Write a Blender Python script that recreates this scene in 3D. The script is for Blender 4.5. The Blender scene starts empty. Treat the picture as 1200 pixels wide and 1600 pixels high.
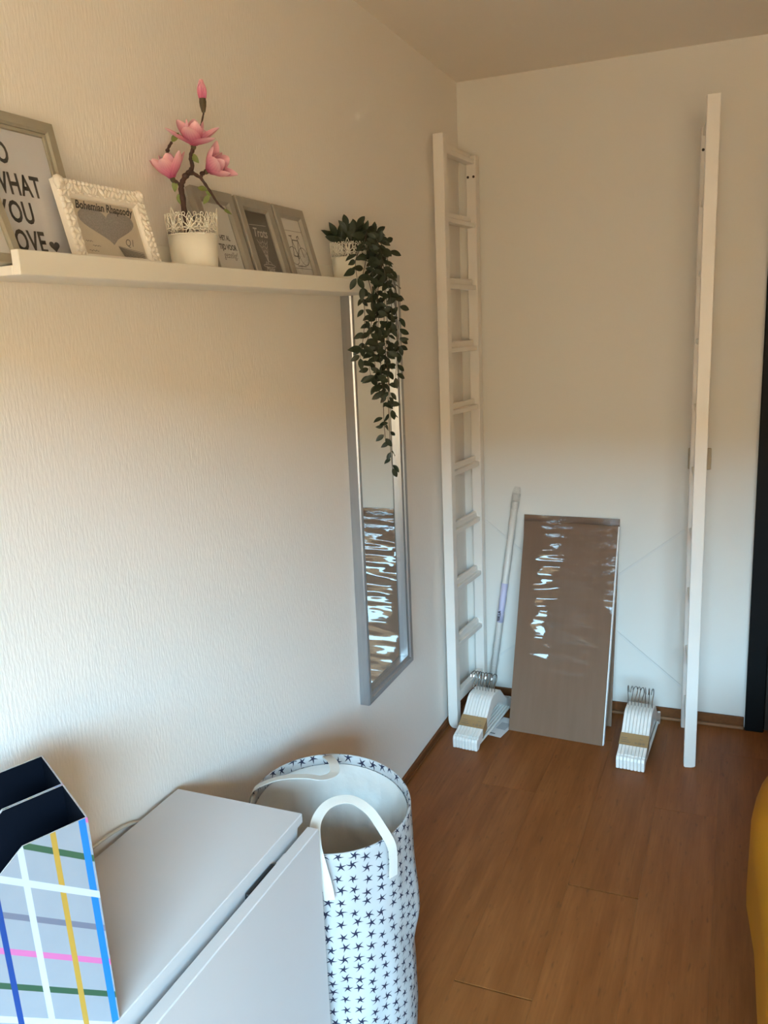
import bpy, bmesh, math, random
from mathutils import Vector, Matrix, noise

# ------------------------------------------------------------------ camera, world, sun, exposure
sc = bpy.context.scene
COL = sc.collection
F_PX = 1332.446
cam_d = bpy.data.cameras.new('camera')
cam_d.sensor_fit = 'HORIZONTAL'; cam_d.sensor_width = 36.0
cam_d.lens = F_PX / 1200.0 * 36.0
cam_d.clip_start = 0.05; cam_d.clip_end = 300
cam = bpy.data.objects.new('camera', cam_d); COL.objects.link(cam)
cR = Vector((0.9238187, 0.38061383, -0.04113541))
cD = Vector((0.04271289, -0.20925486, -0.97692784))
cF = Vector((-0.38044003, 0.9007472, -0.20957067))
cC = Vector((1.05585775, -3.38783299, 1.5897811))
m = Matrix.Identity(4)
for i in range(3):
    m[i][0] = cR[i]; m[i][1] = -cD[i]; m[i][2] = -cF[i]; m[i][3] = cC[i]
cam.matrix_world = m
sc.camera = cam

world = bpy.data.worlds.new('sky'); sc.world = world
world.use_nodes = True
bg = world.node_tree.nodes['Background']
bg.inputs['Color'].default_value = (0.42, 0.74, 1.0, 1)
bg.inputs['Strength'].default_value = 70.0

sun_d = bpy.data.lights.new('sun', 'SUN'); sun_d.energy = 190.0; sun_d.angle = 0.009
sun_d.color = (1.0, 0.94, 0.84)
sun = bpy.data.objects.new('sun', sun_d); COL.objects.link(sun)
sun.rotation_euler = Vector((0.55, -0.45, -0.70)).to_track_quat('-Z', 'Y').to_euler()

WIN_X0, WIN_X1, WIN_Z0, WIN_Z1, REAR_Y = 0.60, 2.40, 0.70, 2.00, -4.40
por_d = bpy.data.lights.new('window_portal', 'AREA'); por_d.shape = 'RECTANGLE'
por_d.size = WIN_X1 - WIN_X0; por_d.size_y = WIN_Z1 - WIN_Z0
por_d.cycles.is_portal = True
por = bpy.data.objects.new('window_portal', por_d); COL.objects.link(por)
por.location = ((WIN_X0 + WIN_X1) / 2, REAR_Y - 0.12, (WIN_Z0 + WIN_Z1) / 2)
por.rotation_euler = (math.radians(90), 0, 0)

vs = sc.view_settings
vs.view_transform = 'Standard'; vs.look = 'None'; vs.gamma = 1.0
vs.use_curve_mapping = False
vs.exposure = 0.08
sc.cycles.max_bounces = 10; sc.cycles.diffuse_bounces = 7

rnd = random.Random(7)

# ------------------------------------------------------------------ materials
class NT:
    def __init__(s, name):
        s.m = bpy.data.materials.new(name); s.m.use_nodes = True
        s.t = s.m.node_tree; s.b = s.t.nodes['Principled BSDF']
    def n(s, typ, **kw):
        x = s.t.nodes.new(typ)
        for k, v in kw.items(): setattr(x, k, v)
        return x
    def lk(s, a, b): s.t.links.new(a, b)
    def put(s, sock, v):
        if hasattr(v, 'is_linked') or hasattr(v, 'links'): s.lk(v, sock)
        else: sock.default_value = v
    def ma(s, op, a, b=None, c=None):
        x = s.n('ShaderNodeMath', operation=op)
        s.put(x.inputs[0], a)
        if b is not None: s.put(x.inputs[1], b)
        if c is not None: s.put(x.inputs[2], c)
        return x.outputs[0]
    def mix(s, fac, a, b):
        x = s.n('ShaderNodeMix', data_type='RGBA')
        s.put(x.inputs[0], fac)
        s.put(x.inputs[6], a if not isinstance(a, tuple) else (*a[:3], 1))
        s.put(x.inputs[7], b if not isinstance(b, tuple) else (*b[:3], 1))
        return x.outputs[2]
    def coords(s, kind='Object', scale=(1, 1, 1)):
        tc = s.n('ShaderNodeTexCoord'); mp = s.n('ShaderNodeMapping')
        mp.inputs['Scale'].default_value = scale
        s.lk(tc.outputs[kind], mp.inputs[0]); return mp.outputs[0]
    def noise(s, vec, scale, detail=3, rough=.5):
        x = s.n('ShaderNodeTexNoise'); s.lk(vec, x.inputs['Vector'])
        x.inputs['Scale'].default_value = scale; x.inputs['Detail'].default_value = detail
        x.inputs['Roughness'].default_value = rough
        return x.outputs['Fac']
    def bump(s, h, strength, dist=.002, sock='Normal'):
        x = s.n('ShaderNodeBump'); s.lk(h, x.inputs['Height'])
        x.inputs['Strength'].default_value = strength; x.inputs['Distance'].default_value = dist
        s.lk(x.outputs[0], s.b.inputs[sock]); return x

def mat(name, col, rough=.5, metal=0., var=.06, vscale=8., bump=0., bscale=60., bdist=.001, stretch=(1, 1, 1), spec=.5, coat=0., coords='Object'):
    k = NT(name); b = k.b
    v = k.coords(coords, stretch)
    nz = k.noise(v, vscale, 4)
    lo = tuple(max(0, c * (1 - var)) for c in col); hi = tuple(min(1, c * (1 + var)) for c in col)
    k.lk(k.mix(nz, lo, hi), b.inputs['Base Color'])
    b.inputs['Roughness'].default_value = rough; b.inputs['Metallic'].default_value = metal
    b.inputs['Specular IOR Level'].default_value = spec
    b.inputs['Coat Weight'].default_value = coat
    if bump: k.bump(k.noise(v, bscale, 4), bump, bdist)
    return k.m

M = {}
M['wallpaper'] = mat('textured_wallpaper', (.83, .79, .74), .75, var=.015, vscale=3, bump=.55, bscale=210, bdist=.0016, stretch=(1, 1, .22), spec=.25)
M['plaster'] = mat('painted_plaster', (.70, .67, .615), .7, var=.015, vscale=2, bump=.25, bscale=70, bdist=.001, spec=.25)
M['warm_bounce'] = mat('warm_bounce_ochre', (.40, .25, .12), .8, var=.02, bump=.2, bscale=80, spec=.2)  # made-up tone for the unseen walls, dims and warms the bounced light
M['ceiling'] = mat('ceiling_paint', (.80, .735, .65), .85, var=.01, bump=.2, bscale=80, spec=.2)
M['white_lacquer'] = mat('white_lacquer', (.76, .72, .665), .38, var=.02, vscale=5, bump=.05, bscale=30)
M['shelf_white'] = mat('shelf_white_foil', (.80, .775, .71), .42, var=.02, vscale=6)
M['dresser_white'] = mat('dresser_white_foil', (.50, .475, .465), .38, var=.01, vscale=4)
M['silver'] = mat('brushed_silver_frame', (.38, .38, .385), .34, metal=.75, var=.12, vscale=30, bump=.12, bscale=90, stretch=(4, 4, .3))
M['greywood'] = mat('taupe_frame_wood', (.30, .275, .235), .42, var=.10, vscale=20, stretch=(3, 1, 1), bump=.1, bscale=60)
M['oldsilver'] = mat('champagne_frame_wood', (.36, .325, .25), .4, metal=.25, var=.10, vscale=25, bump=.1, bscale=60)
M['ornate'] = mat('white_resin_frame', (.80, .75, .68), .45, var=.05, vscale=40, bump=.4, bscale=120, bdist=.001)
M['paper_grey'] = mat('cool_grey_print_paper', (.62, .62, .66), .55, var=.01)
M['paper_white'] = mat('white_print_paper', (.66, .65, .63), .55, var=.01)
M['paper_cream'] = mat('cream_print_paper', (.60, .53, .43), .6, var=.05, vscale=60)
M['chalkboard'] = mat('charcoal_print_paper', (.062, .055, .047), .6, var=.15, vscale=40)
M['ink'] = mat('dark_ink', (.018, .016, .016), .6, var=.0)
M['ink_grey'] = mat('grey_ink', (.11, .10, .09), .6, var=.0)
M['chalk'] = mat('chalk_line', (.55, .52, .46), .7, var=.0)
M['heart_grey'] = mat('grey_speckled_ink', (.30, .28, .27), .7, var=.5, vscale=420)
M['pot'] = mat('white_enamel_pot', (.80, .77, .68), .34, var=.015)
M['bark'] = mat('magnolia_bark', (.062, .030, .022), .7, var=.4, vscale=120, bump=.6, bscale=250, bdist=.001)
M['leaf_light'] = mat('light_green_leaf', (.16, .20, .045), .55, var=.25, vscale=60)
M['bud_green'] = mat('bud_scale_brown', (.085, .065, .03), .7, var=.3, vscale=80)
M['leaf_dark'] = mat('dark_green_leaf', (.016, .027, .011), .5, var=.35, vscale=60, bump=.3, bscale=200)
M['stem'] = mat('dark_plant_stem', (.040, .030, .015), .6, var=.2)
M['soil'] = mat('dark_filler_foam', (.03, .022, .015), .9, var=.3, vscale=80, bump=.8, bscale=200)
M['base_wood'] = mat('brown_baseboard_wood', (.16, .058, .020), .55, spec=.12, var=.25, vscale=14, stretch=(6, 1, 6))
M['black_frame'] = mat('black_door_paint', (.004, .004, .004), .5, var=.2, vscale=10, spec=.12)
M['dark_door'] = mat('dark_brown_door', (.022, .014, .009), .4, var=.3, vscale=8, stretch=(6, 6, .6))
M['switch'] = mat('cream_switch_plastic', (.42, .35, .24), .4, var=.02)
M['chrome'] = mat('hook_steel', (.42, .41, .40), .22, metal=1.0, var=.05)
M['hole'] = mat('dark_screw_hole', (.035, .02, .012), .7, var=.0)
M['kraft'] = mat('kraft_band', (.32, .19, .08), .8, var=.10, vscale=60)
M['webbing'] = mat('cream_cotton_webbing', (.56, .53, .48), .8, var=.04, vscale=50, bump=.5, bscale=500, bdist=.0006)
M['lining'] = mat('cream_bag_lining', (.56, .53, .49), .75, var=.03, vscale=12, bump=.5, bscale=14, bdist=.012)
M['navy'] = mat('navy_inside_card', (.0018, .0030, .0065), .8, var=.1, spec=.06)
M['card_edge'] = mat('pale_card_edge', (.36, .35, .35), .6, var=.2, vscale=60)
M['cable'] = mat('cream_cable', (.55, .50, .42), .5, var=.02)
M['black_plastic'] = mat('black_ribbed_plastic', (.012, .012, .013), .4, var=.1, bump=.4, bscale=150)
M['mattress'] = mat('mattress_fabric', (.6, .58, .52), .8, var=.03)
M['plaster_out'] = mat('sunlit_render', (.13, .075, .034), .9, var=.1, vscale=.6)
M['paving'] = mat('sunlit_paving', (.13, .078, .038), .9, var=.12, vscale=.8)
M['lavender'] = mat('lavender_paper_label', (.62, .60, .80), .6, var=.02)
M['brace'] = mat('white_brace_metal', (.66, .64, .60), .45, metal=.0, var=.03)
M['label_paper'] = mat('white_label_paper', (.66, .65, .64), .6, var=.03)

def m_mirror():
    k = NT('mirror_silver'); b = k.b
    b.inputs['Base Color'].default_value = (.88, .90, .89, 1); b.inputs['Metallic'].default_value = 1; b.inputs['Roughness'].default_value = .012
    return k.m
M['mirror'] = m_mirror()

def m_glass(name, rough=.03, tint=(1, 1, 1)):
    k = NT(name); t = k.t; t.nodes.remove(k.b)
    tr = k.n('ShaderNodeBsdfTransparent'); tr.inputs[0].default_value = (*tint, 1)
    gl = k.n('ShaderNodeBsdfGlossy'); gl.inputs['Roughness'].default_value = rough
    fr = k.n('ShaderNodeLayerWeight'); fr.inputs[0].default_value = .5
    fac = k.ma('MULTIPLY_ADD', k.ma('POWER', fr.outputs['Facing'], 4.), .6, .035)
    mx = k.n('ShaderNodeMixShader'); k.lk(fac, mx.inputs[0]); k.lk(tr.outputs[0], mx.inputs[1]); k.lk(gl.outputs[0], mx.inputs[2])
    k.lk(mx.outputs[0], t.nodes['Material Output'].inputs[0])
    return k
M['glass'] = m_glass('picture_glass').m
def m_film():
    k = m_glass('crinkled_clear_plastic', .08)
    v = k.coords('Object', (1, 1, 1))
    h = k.noise(v, 70, 5, .7)
    bp = k.n('ShaderNodeBump'); bp.inputs['Strength'].default_value = 1; bp.inputs['Distance'].default_value = .012
    k.lk(h, bp.inputs['Height'])
    for nd in k.t.nodes:
        if nd.type in ('BSDF_GLOSSY', 'LAYER_WEIGHT'): k.lk(bp.outputs[0], nd.inputs['Normal'])
    return k.m
M['film'] = m_film()

def m_floor():
    k = NT('cherry_laminate'); b = k.b
    info = k.n('ShaderNodeObjectInfo')
    tc = k.n('ShaderNodeTexCoord')
    off = k.n('ShaderNodeCombineXYZ'); k.lk(k.ma('MULTIPLY', info.outputs['Random'], 40.), off.inputs[0]); k.lk(k.ma('MULTIPLY', info.outputs['Random'], 17.), off.inputs[1])
    add = k.n('ShaderNodeVectorMath', operation='ADD'); k.lk(tc.outputs['Object'], add.inputs[0]); k.lk(off.outputs[0], add.inputs[1])
    def mp(sx, sy):
        x = k.n('ShaderNodeMapping'); x.inputs['Scale'].default_value = (sx, sy, 1); k.lk(add.outputs[0], x.inputs[0]); return x.outputs[0]
    g1 = k.noise(mp(9, 1.1), 2.2, 5, .6)
    g2 = k.noise(mp(60, 2.0), 2.0, 4, .6)
    flk = k.noise(mp(34, 7), 2.4, 2, .5)
    cr = k.n('ShaderNodeValToRGB'); k.lk(g1, cr.inputs[0])
    e = cr.color_ramp.elements; e[0].position = .32; e[0].color = (.200, .060, .013, 1); e[1].position = .70; e[1].color = (.285, .098, .026, 1)
    c2 = k.mix(k.ma('MULTIPLY', k.ma('SUBTRACT', g2, .33), 1.1), cr.outputs[0], (.155, .045, .010))
    spot = k.n('ShaderNodeValToRGB'); k.lk(flk, spot.inputs[0]); spot.color_ramp.elements[0].position = .63; spot.color_ramp.elements[1].position = .75
    c3 = k.mix(k.ma('MULTIPLY', spot.outputs[0], .55), c2, (.105, .036, .012))
    hs = k.n('ShaderNodeHueSaturation'); k.lk(c3, hs.inputs['Color'])
    k.lk(k.ma('MULTIPLY_ADD', info.outputs['Random'], .10, .93), hs.inputs['Value'])
    k.lk(hs.outputs[0], b.inputs['Base Color'])
    b.inputs['Roughness'].default_value = .45; b.inputs['Specular IOR Level'].default_value = .2
    k.bump(g2, .05, .001)
    return k.m
M['floor'] = m_floor()

def m_wrapped():     # brown card under clear shrink film
    k = NT('brown_card_under_film'); b = k.b
    v = k.coords('Object', (1, 1, 1))
    nz = k.noise(k.coords('Object', (14, 1, 1.6)), 3, 4)
    k.lk(k.mix(nz, (.150, .084, .048), (.185, .106, .066)), b.inputs['Base Color'])
    b.inputs['Roughness'].default_value = .55
    b.inputs['Coat Weight'].default_value = .5; b.inputs['Coat Roughness'].default_value = .04; b.inputs['Specular IOR Level'].default_value = .15
    w1 = k.noise(k.coords('Object', (5, 1, 23)), 1.0, 1, .3)
    w2 = k.noise(k.coords('Object', (60, 1, 85)), 1.0, 3, .6)
    # the film is puckered towards the top corner where it was welded
    tc = k.n('ShaderNodeTexCoord'); sp = k.n('ShaderNodeSeparateXYZ'); k.lk(tc.outputs['Object'], sp.inputs[0])
    mr = k.n('ShaderNodeMapRange'); k.lk(k.ma('ADD', k.ma('MULTIPLY', sp.outputs[0], .9), sp.outputs[2]), mr.inputs[0])
    mr.inputs[1].default_value = .78; mr.inputs[2].default_value = 1.16
    mr2 = k.n('ShaderNodeMapRange'); k.lk(sp.outputs[2], mr2.inputs[0]); mr2.inputs[1].default_value = .15; mr2.inputs[2].default_value = .6
    xo = k.ma('SUBTRACT', sp.outputs[0], .19)
    bow = k.ma('MULTIPLY', k.ma('MULTIPLY', xo, xo), -.28)          # the pack is slightly bowed under the tight film
    h = k.ma('ADD', bow, k.ma('ADD', k.ma('MULTIPLY', k.ma('MULTIPLY', w1, .0125), k.ma('MULTIPLY_ADD', mr2.outputs[0], .6, .4)), k.ma('MULTIPLY', k.ma('MULTIPLY', w2, .0022), mr.outputs[0])))
    bp = k.n('ShaderNodeBump'); bp.inputs['Strength'].default_value = 1.0; bp.inputs['Distance'].default_value = 1.0
    k.lk(h, bp.inputs['Height']); k.lk(bp.outputs[0], b.inputs['Coat Normal'])
    return k.m
M['wrapped'] = m_wrapped()

def m_stars():
    k = NT('white_cotton_starfish_print'); b = k.b
    uv = k.n('ShaderNodeUVMap'); sp = k.n('ShaderNodeSeparateXYZ'); k.lk(uv.outputs[0], sp.inputs[0])
    S = .0290
    U = k.ma('DIVIDE', sp.outputs[0], S); 
    ci = k.ma('FLOOR', U)
    V0 = k.ma('DIVIDE', sp.outputs[1], S * .92)
    wn0 = k.n('ShaderNodeTexWhiteNoise', noise_dimensions='1D'); k.lk(ci, wn0.inputs['W'])
    V = k.ma('ADD', V0, k.ma('MULTIPLY', wn0.outputs['Value'], .9))
    cj = k.ma('FLOOR', V)
    cc = k.n('ShaderNodeCombineXYZ'); k.lk(ci, cc.inputs[0]); k.lk(cj, cc.inputs[1])
    wn = k.n('ShaderNodeTexWhiteNoise', noise_dimensions='2D'); k.lk(cc.outputs[0], wn.inputs['Vector'])
    rc = k.n('ShaderNodeSeparateXYZ'); k.lk(wn.outputs['Color'], rc.inputs[0])
    lu = k.ma('SUBTRACT', k.ma('SUBTRACT', k.ma('FRACT', U), .5), k.ma('MULTIPLY', k.ma('SUBTRACT', rc.outputs[0], .5), .30))
    lv = k.ma('SUBTRACT', k.ma('SUBTRACT', k.ma('FRACT', V), .5), k.ma('MULTIPLY', k.ma('SUBTRACT', rc.outputs[1], .5), .30))
    r = k.ma('SQRT', k.ma('ADD', k.ma('MULTIPLY', lu, lu), k.ma('MULTIPLY', lv, lv)))
    th = k.ma('ADD', k.ma('ARCTAN2', lv, lu), k.ma('MULTIPLY', wn.outputs['Value'], 6.283))
    bend = k.ma('ADD', th, k.ma('MULTIPLY', k.ma('SUBTRACT', rc.outputs[2], .5), k.ma('MULTIPLY', r, 3.4)))
    sec = 2 * math.pi / 5
    a = k.ma('ABSOLUTE', k.ma('SUBTRACT', k.ma('MULTIPLY', k.ma('FRACT', k.ma('DIVIDE', bend, sec)), sec), sec / 2))
    px = k.ma('MULTIPLY', r, k.ma('COSINE', a)); py = k.ma('MULTIPLY', r, k.ma('SINE', a))
    R = k.ma('MULTIPLY_ADD', rc.outputs[2], .12, .40)
    lim = k.ma('MULTIPLY', .088, k.ma('SUBTRACT', 1.0, k.ma('DIVIDE', px, R)))
    ins = k.ma('LESS_THAN', py, lim)
    vv = k.coords('Object', (1, 1, 1))
    nz = k.noise(vv, 20, 3)
    base = k.mix(nz, (.36, .35, .345), (.41, .40, .39))
    k.lk(k.mix(ins, base, (.012, .013, .032)), b.inputs['Base Color'])
    b.inputs['Roughness'].default_value = .75; b.inputs['Specular IOR Level'].default_value = .25
    k.bump(k.noise(vv, 600, 2), .2, .0005)
    return k.m
M['stars'] = m_stars()

def m_plaid():
    k = NT('grey_plaid_card'); b = k.b
    tc = k.n('ShaderNodeTexCoord'); sp = k.n('ShaderNodeSeparateXYZ'); k.lk(tc.outputs['Object'], sp.inputs[0])
    s, v = sp.outputs[0], sp.outputs[2]
    d = k.ma('SUBTRACT', v, k.ma('MULTIPLY', s, .65))
    e = k.ma('SUBTRACT', s, k.ma('MULTIPLY', v, .034))
    nz = k.noise(k.coords('Object'), 30, 2)
    col = k.mix(nz, (.205, .215, .235), (.225, .235, .255))
    def st(val, c0, w): return k.ma('LESS_THAN', k.ma('ABSOLUTE', k.ma('SUBTRACT', val, c0)), w)
    vert = [(-.0030, .0044, (.005, .125, .40)), (.0338, .0034, (.33, .19, .028)), (.0740, .0038, (.38, .39, .44)), (.1095, .0034, (.003, .035, .17)), (.150, .0036, (.38, .08, .20)), (.190, .0034, (.33, .19, .028)), (.228, .004, (.005, .125, .40))]
    hor = [(.2515, .0048, (.025, .068, .034)), (.1985, .0052, (.38, .39, .44)), (.1482, .0045, (.115, .115, .15)), (.0964, .0045, (.42, .10, .235)), (.0455, .0046, (.020, .062, .032)), (-.004, .005, (.38, .39, .44)), (-.052, .0045, (.115, .115, .15)), (-.10, .0045, (.42, .10, .235)), (.307, .0045, (.42, .10, .235))]
    for c0, w, c in hor[:1] + hor[2:]: col = k.mix(st(d, c0, w), col, c)
    for c0, w, c in vert: col = k.mix(st(e, c0, w), col, c)
    col = k.mix(st(d, hor[1][0], hor[1][1]), col, hor[1][2])
    k.lk(col, b.inputs['Base Color']); b.inputs['Roughness'].default_value = .45
    return k.m
M['plaid'] = m_plaid()

def m_petal():
    k = NT('pink_magnolia_petal'); b = k.b
    uv = k.n('ShaderNodeUVMap'); sp = k.n('ShaderNodeSeparateXYZ'); k.lk(uv.outputs[0], sp.inputs[0])
    cr = k.n('ShaderNodeValToRGB'); k.lk(sp.outputs[1], cr.inputs[0])
    e = cr.color_ramp.elements; e[0].position = 0; e[0].color = (.55, .085, .21, 1); e[1].position = 1; e[1].color = (.84, .53, .58, 1)
    x = cr.color_ramp.elements.new(.45); x.color = (.74, .27, .40, 1)
    vein = k.ma('POWER', k.ma('ABSOLUTE', k.ma('SINE', k.ma('MULTIPLY', sp.outputs[0], 22.))), 6.)
    vm = k.ma('MULTIPLY', vein, k.ma('MULTIPLY', k.ma('SUBTRACT', 1.0, sp.outputs[1]), .5))
    k.lk(k.mix(vm, cr.outputs[0], (.45, .045, .17)), b.inputs['Base Color'])
    b.inputs['Roughness'].default_value = .6
    b.inputs['Subsurface Weight'].default_value = .0
    return k.m
M['petal'] = m_petal()

def m_blanket():
    k = NT('mustard_cotton'); b = k.b
    v = k.coords('Object')
    k.lk(k.mix(k.noise(v, 6, 3), (.36, .135, .002), (.41, .16, .003)), b.inputs['Base Color'])
    b.inputs['Roughness'].default_value = .85; b.inputs['Specular IOR Level'].default_value = .2
    k.bump(k.noise(v, 300, 2), .3, .001)
    return k.m
M['mustard'] = m_blanket()

# ------------------------------------------------------------------ mesh helpers
def obj(name, bm, mats, parent=None, smooth=False, loc=None):
    if smooth:
        for f in bm.faces: f.smooth = True
    me = bpy.data.meshes.new(name); bm.to_mesh(me); bm.free()
    if not isinstance(mats, (list, tuple)): mats = [mats]
    for q in mats: me.materials.append(M[q] if isinstance(q, str) else q)
    o = bpy.data.objects.new(name, me); COL.objects.link(o)
    if parent: o.parent = parent
    if loc: o.location = loc
    return o
def link(name, me, parent=None, mw=None):
    o = bpy.data.objects.new(name, me); COL.objects.link(o)
    if parent: o.parent = parent
    if mw is not None: o.matrix_local = mw
    return o
def empty(name, loc=(0, 0, 0), rz=0.):
    o = bpy.data.objects.new(name, None); COL.objects.link(o); o.location = loc; o.rotation_euler = (0, 0, rz)
    o.empty_display_size = .05
    return o
def tag(o, label, cat, group=None):
    o['label'] = label; o['category'] = cat
    if group: o['group'] = group
    return o
def struct(o): o['kind'] = 'structure'; return o
def copy_tree(o, parent=None):
    c = o.copy(); COL.objects.link(c); c.parent = parent
    for ch in list(o.children): copy_tree(ch, c)
    return c

def box(bm, x0, x1, y0, y1, z0, z1, bev=0., seg=1, mi=0):
    vs_ = [bm.verts.new(p) for p in ((x0, y0, z0), (x1, y0, z0), (x1, y1, z0), (x0, y1, z0), (x0, y0, z1), (x1, y0, z1), (x1, y1, z1), (x0, y1, z1))]
    fs = [bm.faces.new([vs_[i] for i in q]) for q in ((3, 2, 1, 0), (4, 5, 6, 7), (0, 1, 5, 4), (1, 2, 6, 5), (2, 3, 7, 6), (3, 0, 4, 7))]
    for f in fs: f.material_index = mi
    if bev:
        es = {e for f in fs for e in f.edges}
        bmesh.ops.bevel(bm, geom=list(es), offset=bev, segments=seg, profile=.5, affect='EDGES')
    return fs
def B(*a, **k):
    bm = bmesh.new(); box(bm, *a, **k); return bm
def prism(pts, axis, a, b, bev=0.):
    """extrude a closed 2-D outline along an axis; pts are the other two coordinates in order"""
    bm = bmesh.new()
    def P(p, t):
        return {0: (t, p[0], p[1]), 1: (p[0], t, p[1]), 2: (p[0], p[1], t)}[axis]
    A = [bm.verts.new(P(p, a)) for p in pts]; Bv = [bm.verts.new(P(p, b)) for p in pts]
    n = len(pts)
    bm.faces.new(A); bm.faces.new(Bv[::-1])
    for i in range(n): bm.faces.new((A[i], A[(i + 1) % n], Bv[(i + 1) % n], Bv[i]))
    bmesh.ops.recalc_face_normals(bm, faces=bm.faces)
    if bev: bmesh.ops.bevel(bm, geom=list(bm.edges), offset=bev, segments=1, affect='EDGES')
    return bm
def tube(bm, pts, radii, seg=8, closed=False, mi=0):
    pts = [Vector(p) for p in pts]
    if not isinstance(radii, (list, tuple)): radii = [radii] * len(pts)
    n = len(pts); rings = []; up = None
    for i, p in enumerate(pts):
        a = pts[(i - 1) % n] if (closed or i > 0) else p
        b = pts[(i + 1) % n] if (closed or i < n - 1) else p
        t = (b - a).normalized()
        if up is None: up = t.orthogonal().normalized()
        up = (up - t * up.dot(t))
        if up.length < 1e-6: up = t.orthogonal()
        up.normalize(); s = t.cross(up)
        rings.append([bm.verts.new(p + (up * math.cos(2 * math.pi * k / seg) + s * math.sin(2 * math.pi * k / seg)) * radii[i]) for k in range(seg)])
    m_ = n if closed else n - 1
    for i in range(m_):
        r0, r1 = rings[i], rings[(i + 1) % n]
        for k in range(seg):
            f = bm.faces.new((r0[k], r0[(k + 1) % seg], r1[(k + 1) % seg], r1[k])); f.material_index = mi
    if not closed:
        bm.faces.new(rings[0][::-1]).material_index = mi; bm.faces.new(rings[-1]).material_index = mi
def T(pts, radii, seg=8, closed=False):
    bm = bmesh.new(); tube(bm, pts, radii, seg, closed); return bm
def lathe(profile, seg=32, close_bottom=True):
    bm = bmesh.new(); rings = []
    for r, z in profile:
        rings.append([bm.verts.new((r * math.cos(2 * math.pi * k / seg), r * math.sin(2 * math.pi * k / seg), z)) for k in range(seg)])
    for a, b in zip(rings, rings[1:]):
        for k in range(seg): bm.faces.new((a[k], a[(k + 1) % seg], b[(k + 1) % seg], b[k]))
    if close_bottom: bm.faces.new(rings[0][::-1])
    return bm
def smooth_path(pts, n=6):
    pts = [Vector(p) for p in pts]; out = []
    for i in range(len(pts) - 1):
        p0 = pts[max(i - 1, 0)]; p1 = pts[i]; p2 = pts[i + 1]; p3 = pts[min(i + 2, len(pts) - 1)]
        for k in range(n):
            t = k / n
            out.append(.5 * ((2 * p1) + (p2 - p0) * t + (2 * p0 - 5 * p1 + 4 * p2 - p3) * t * t + (-p0 + 3 * p1 - 3 * p2 + p3) * t ** 3))
    out.append(pts[-1]); return out
def text_mesh(s, size, sx=1., bold=0., shear=0., align='LEFT', spacing=1.):
    cu = bpy.data.curves.new('lettering', 'FONT'); cu.body = s; cu.size = size; cu.shear = shear; cu.offset = bold
    cu.align_x = align; cu.space_character = spacing; cu.resolution_u = 3
    o = bpy.data.objects.new('lettering', cu)
    me = bpy.data.meshes.new_from_object(o)
    bpy.data.objects.remove(o); bpy.data.curves.remove(cu)
    me.transform(Matrix.Diagonal((sx, 1, 1, 1)))
    me.name = 'lettering'
    return me
def put_text(s, size, x, y, z, parent, material, **kw):
    me = text_mesh(s, size, **kw); me.materials.append(M[material])
    return link('lettering', me, parent, Matrix.Translation((x, y, z)))
def ribbon(name, pts, normals, width_dirs, w, th, material, parent):
    bm = bmesh.new(); rows = []
    for p, nn, wd in zip(pts, normals, width_dirs):
        p = Vector(p); nn = Vector(nn).normalized(); wd = Vector(wd).normalized()
        rows.append([bm.verts.new(p + wd * a * w / 2 + nn * b * th / 2) for a, b in ((-1, -1), (1, -1), (1, 1), (-1, 1))])
    for a, b in zip(rows, rows[1:]):
        for k in range(4): bm.faces.new((a[k], a[(k + 1) % 4], b[(k + 1) % 4], b[k]))
    bm.faces.new(rows[0][::-1]); bm.faces.new(rows[-1])
    bmesh.ops.recalc_face_normals(bm, faces=bm.faces)
    return obj(name, bm, material, parent, smooth=False)

# ------------------------------------------------------------------ the room
XR, H = 2.85, 2.5
struct(obj('wall_left', B(-.15, 0, REAR_Y - .25, .15, -.05, H + .1), 'wallpaper'))
struct(obj('wall_back', B(0, XR, 0, .15, -.05, H + .1), 'plaster'))
struct(obj('wall_right', B(XR, XR + .15, REAR_Y - .25, .15, -.05, H + .1), 'warm_bounce'))
bm = bmesh.new()
box(bm, 0, WIN_X0, REAR_Y - .25, REAR_Y, -.05, H + .1); box(bm, WIN_X1, XR, REAR_Y - .25, REAR_Y, -.05, H + .1)
box(bm, WIN_X0, WIN_X1, REAR_Y - .25, REAR_Y, -.05, WIN_Z0); box(bm, WIN_X0, WIN_X1, REAR_Y - .25, REAR_Y, WIN_Z1, H + .1)
struct(obj('wall_rear', bm, 'warm_bounce'))
struct(obj('ceiling', B(-.15, XR + .15, REAR_Y - .25, .15, H, H + .2), 'ceiling'))
fl = struct(obj('floor', B(-.15, XR + .15, REAR_Y - .25, .15, -.25, -.010), 'hole'))
# laminate planks, each one its own piece
PW, PL = .1952, 1.38
plank_me = {}
joints = {0: -.73, 1: -1.654, 2: -1.19, 3: -.70, 4: -.25}
k = -2
for col_ in range(-2, 13):
    x0 = .265 + PW * col_; x1 = x0 + PW
    if x1 < .001 or x0 > XR: continue
    off = joints.get(col_, -.25 - .46 * ((col_ * 3) % 3))
    ys = []
    y = off
    while y < .0: y += PL
    while y > REAR_Y: ys.append(y); y -= PL
    ys.append(y)
    for a, b in zip(ys, ys[1:]):
        ya, yb = min(a, 0.), max(b, REAR_Y)
        if ya - yb < .02: continue
        xa, xb = max(x0, 0), min(x1, XR)
        gap = .0024 if col_ in (1, 2) else .0006
        bm = B(xa + .00015 - (xa + xb) / 2, xb - .00015 - (xa + xb) / 2, yb + gap, ya - gap, -.0095, 0)
        o = obj('plank', bm, 'floor', fl, loc=((xa + xb) / 2, 0, 0))
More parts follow.
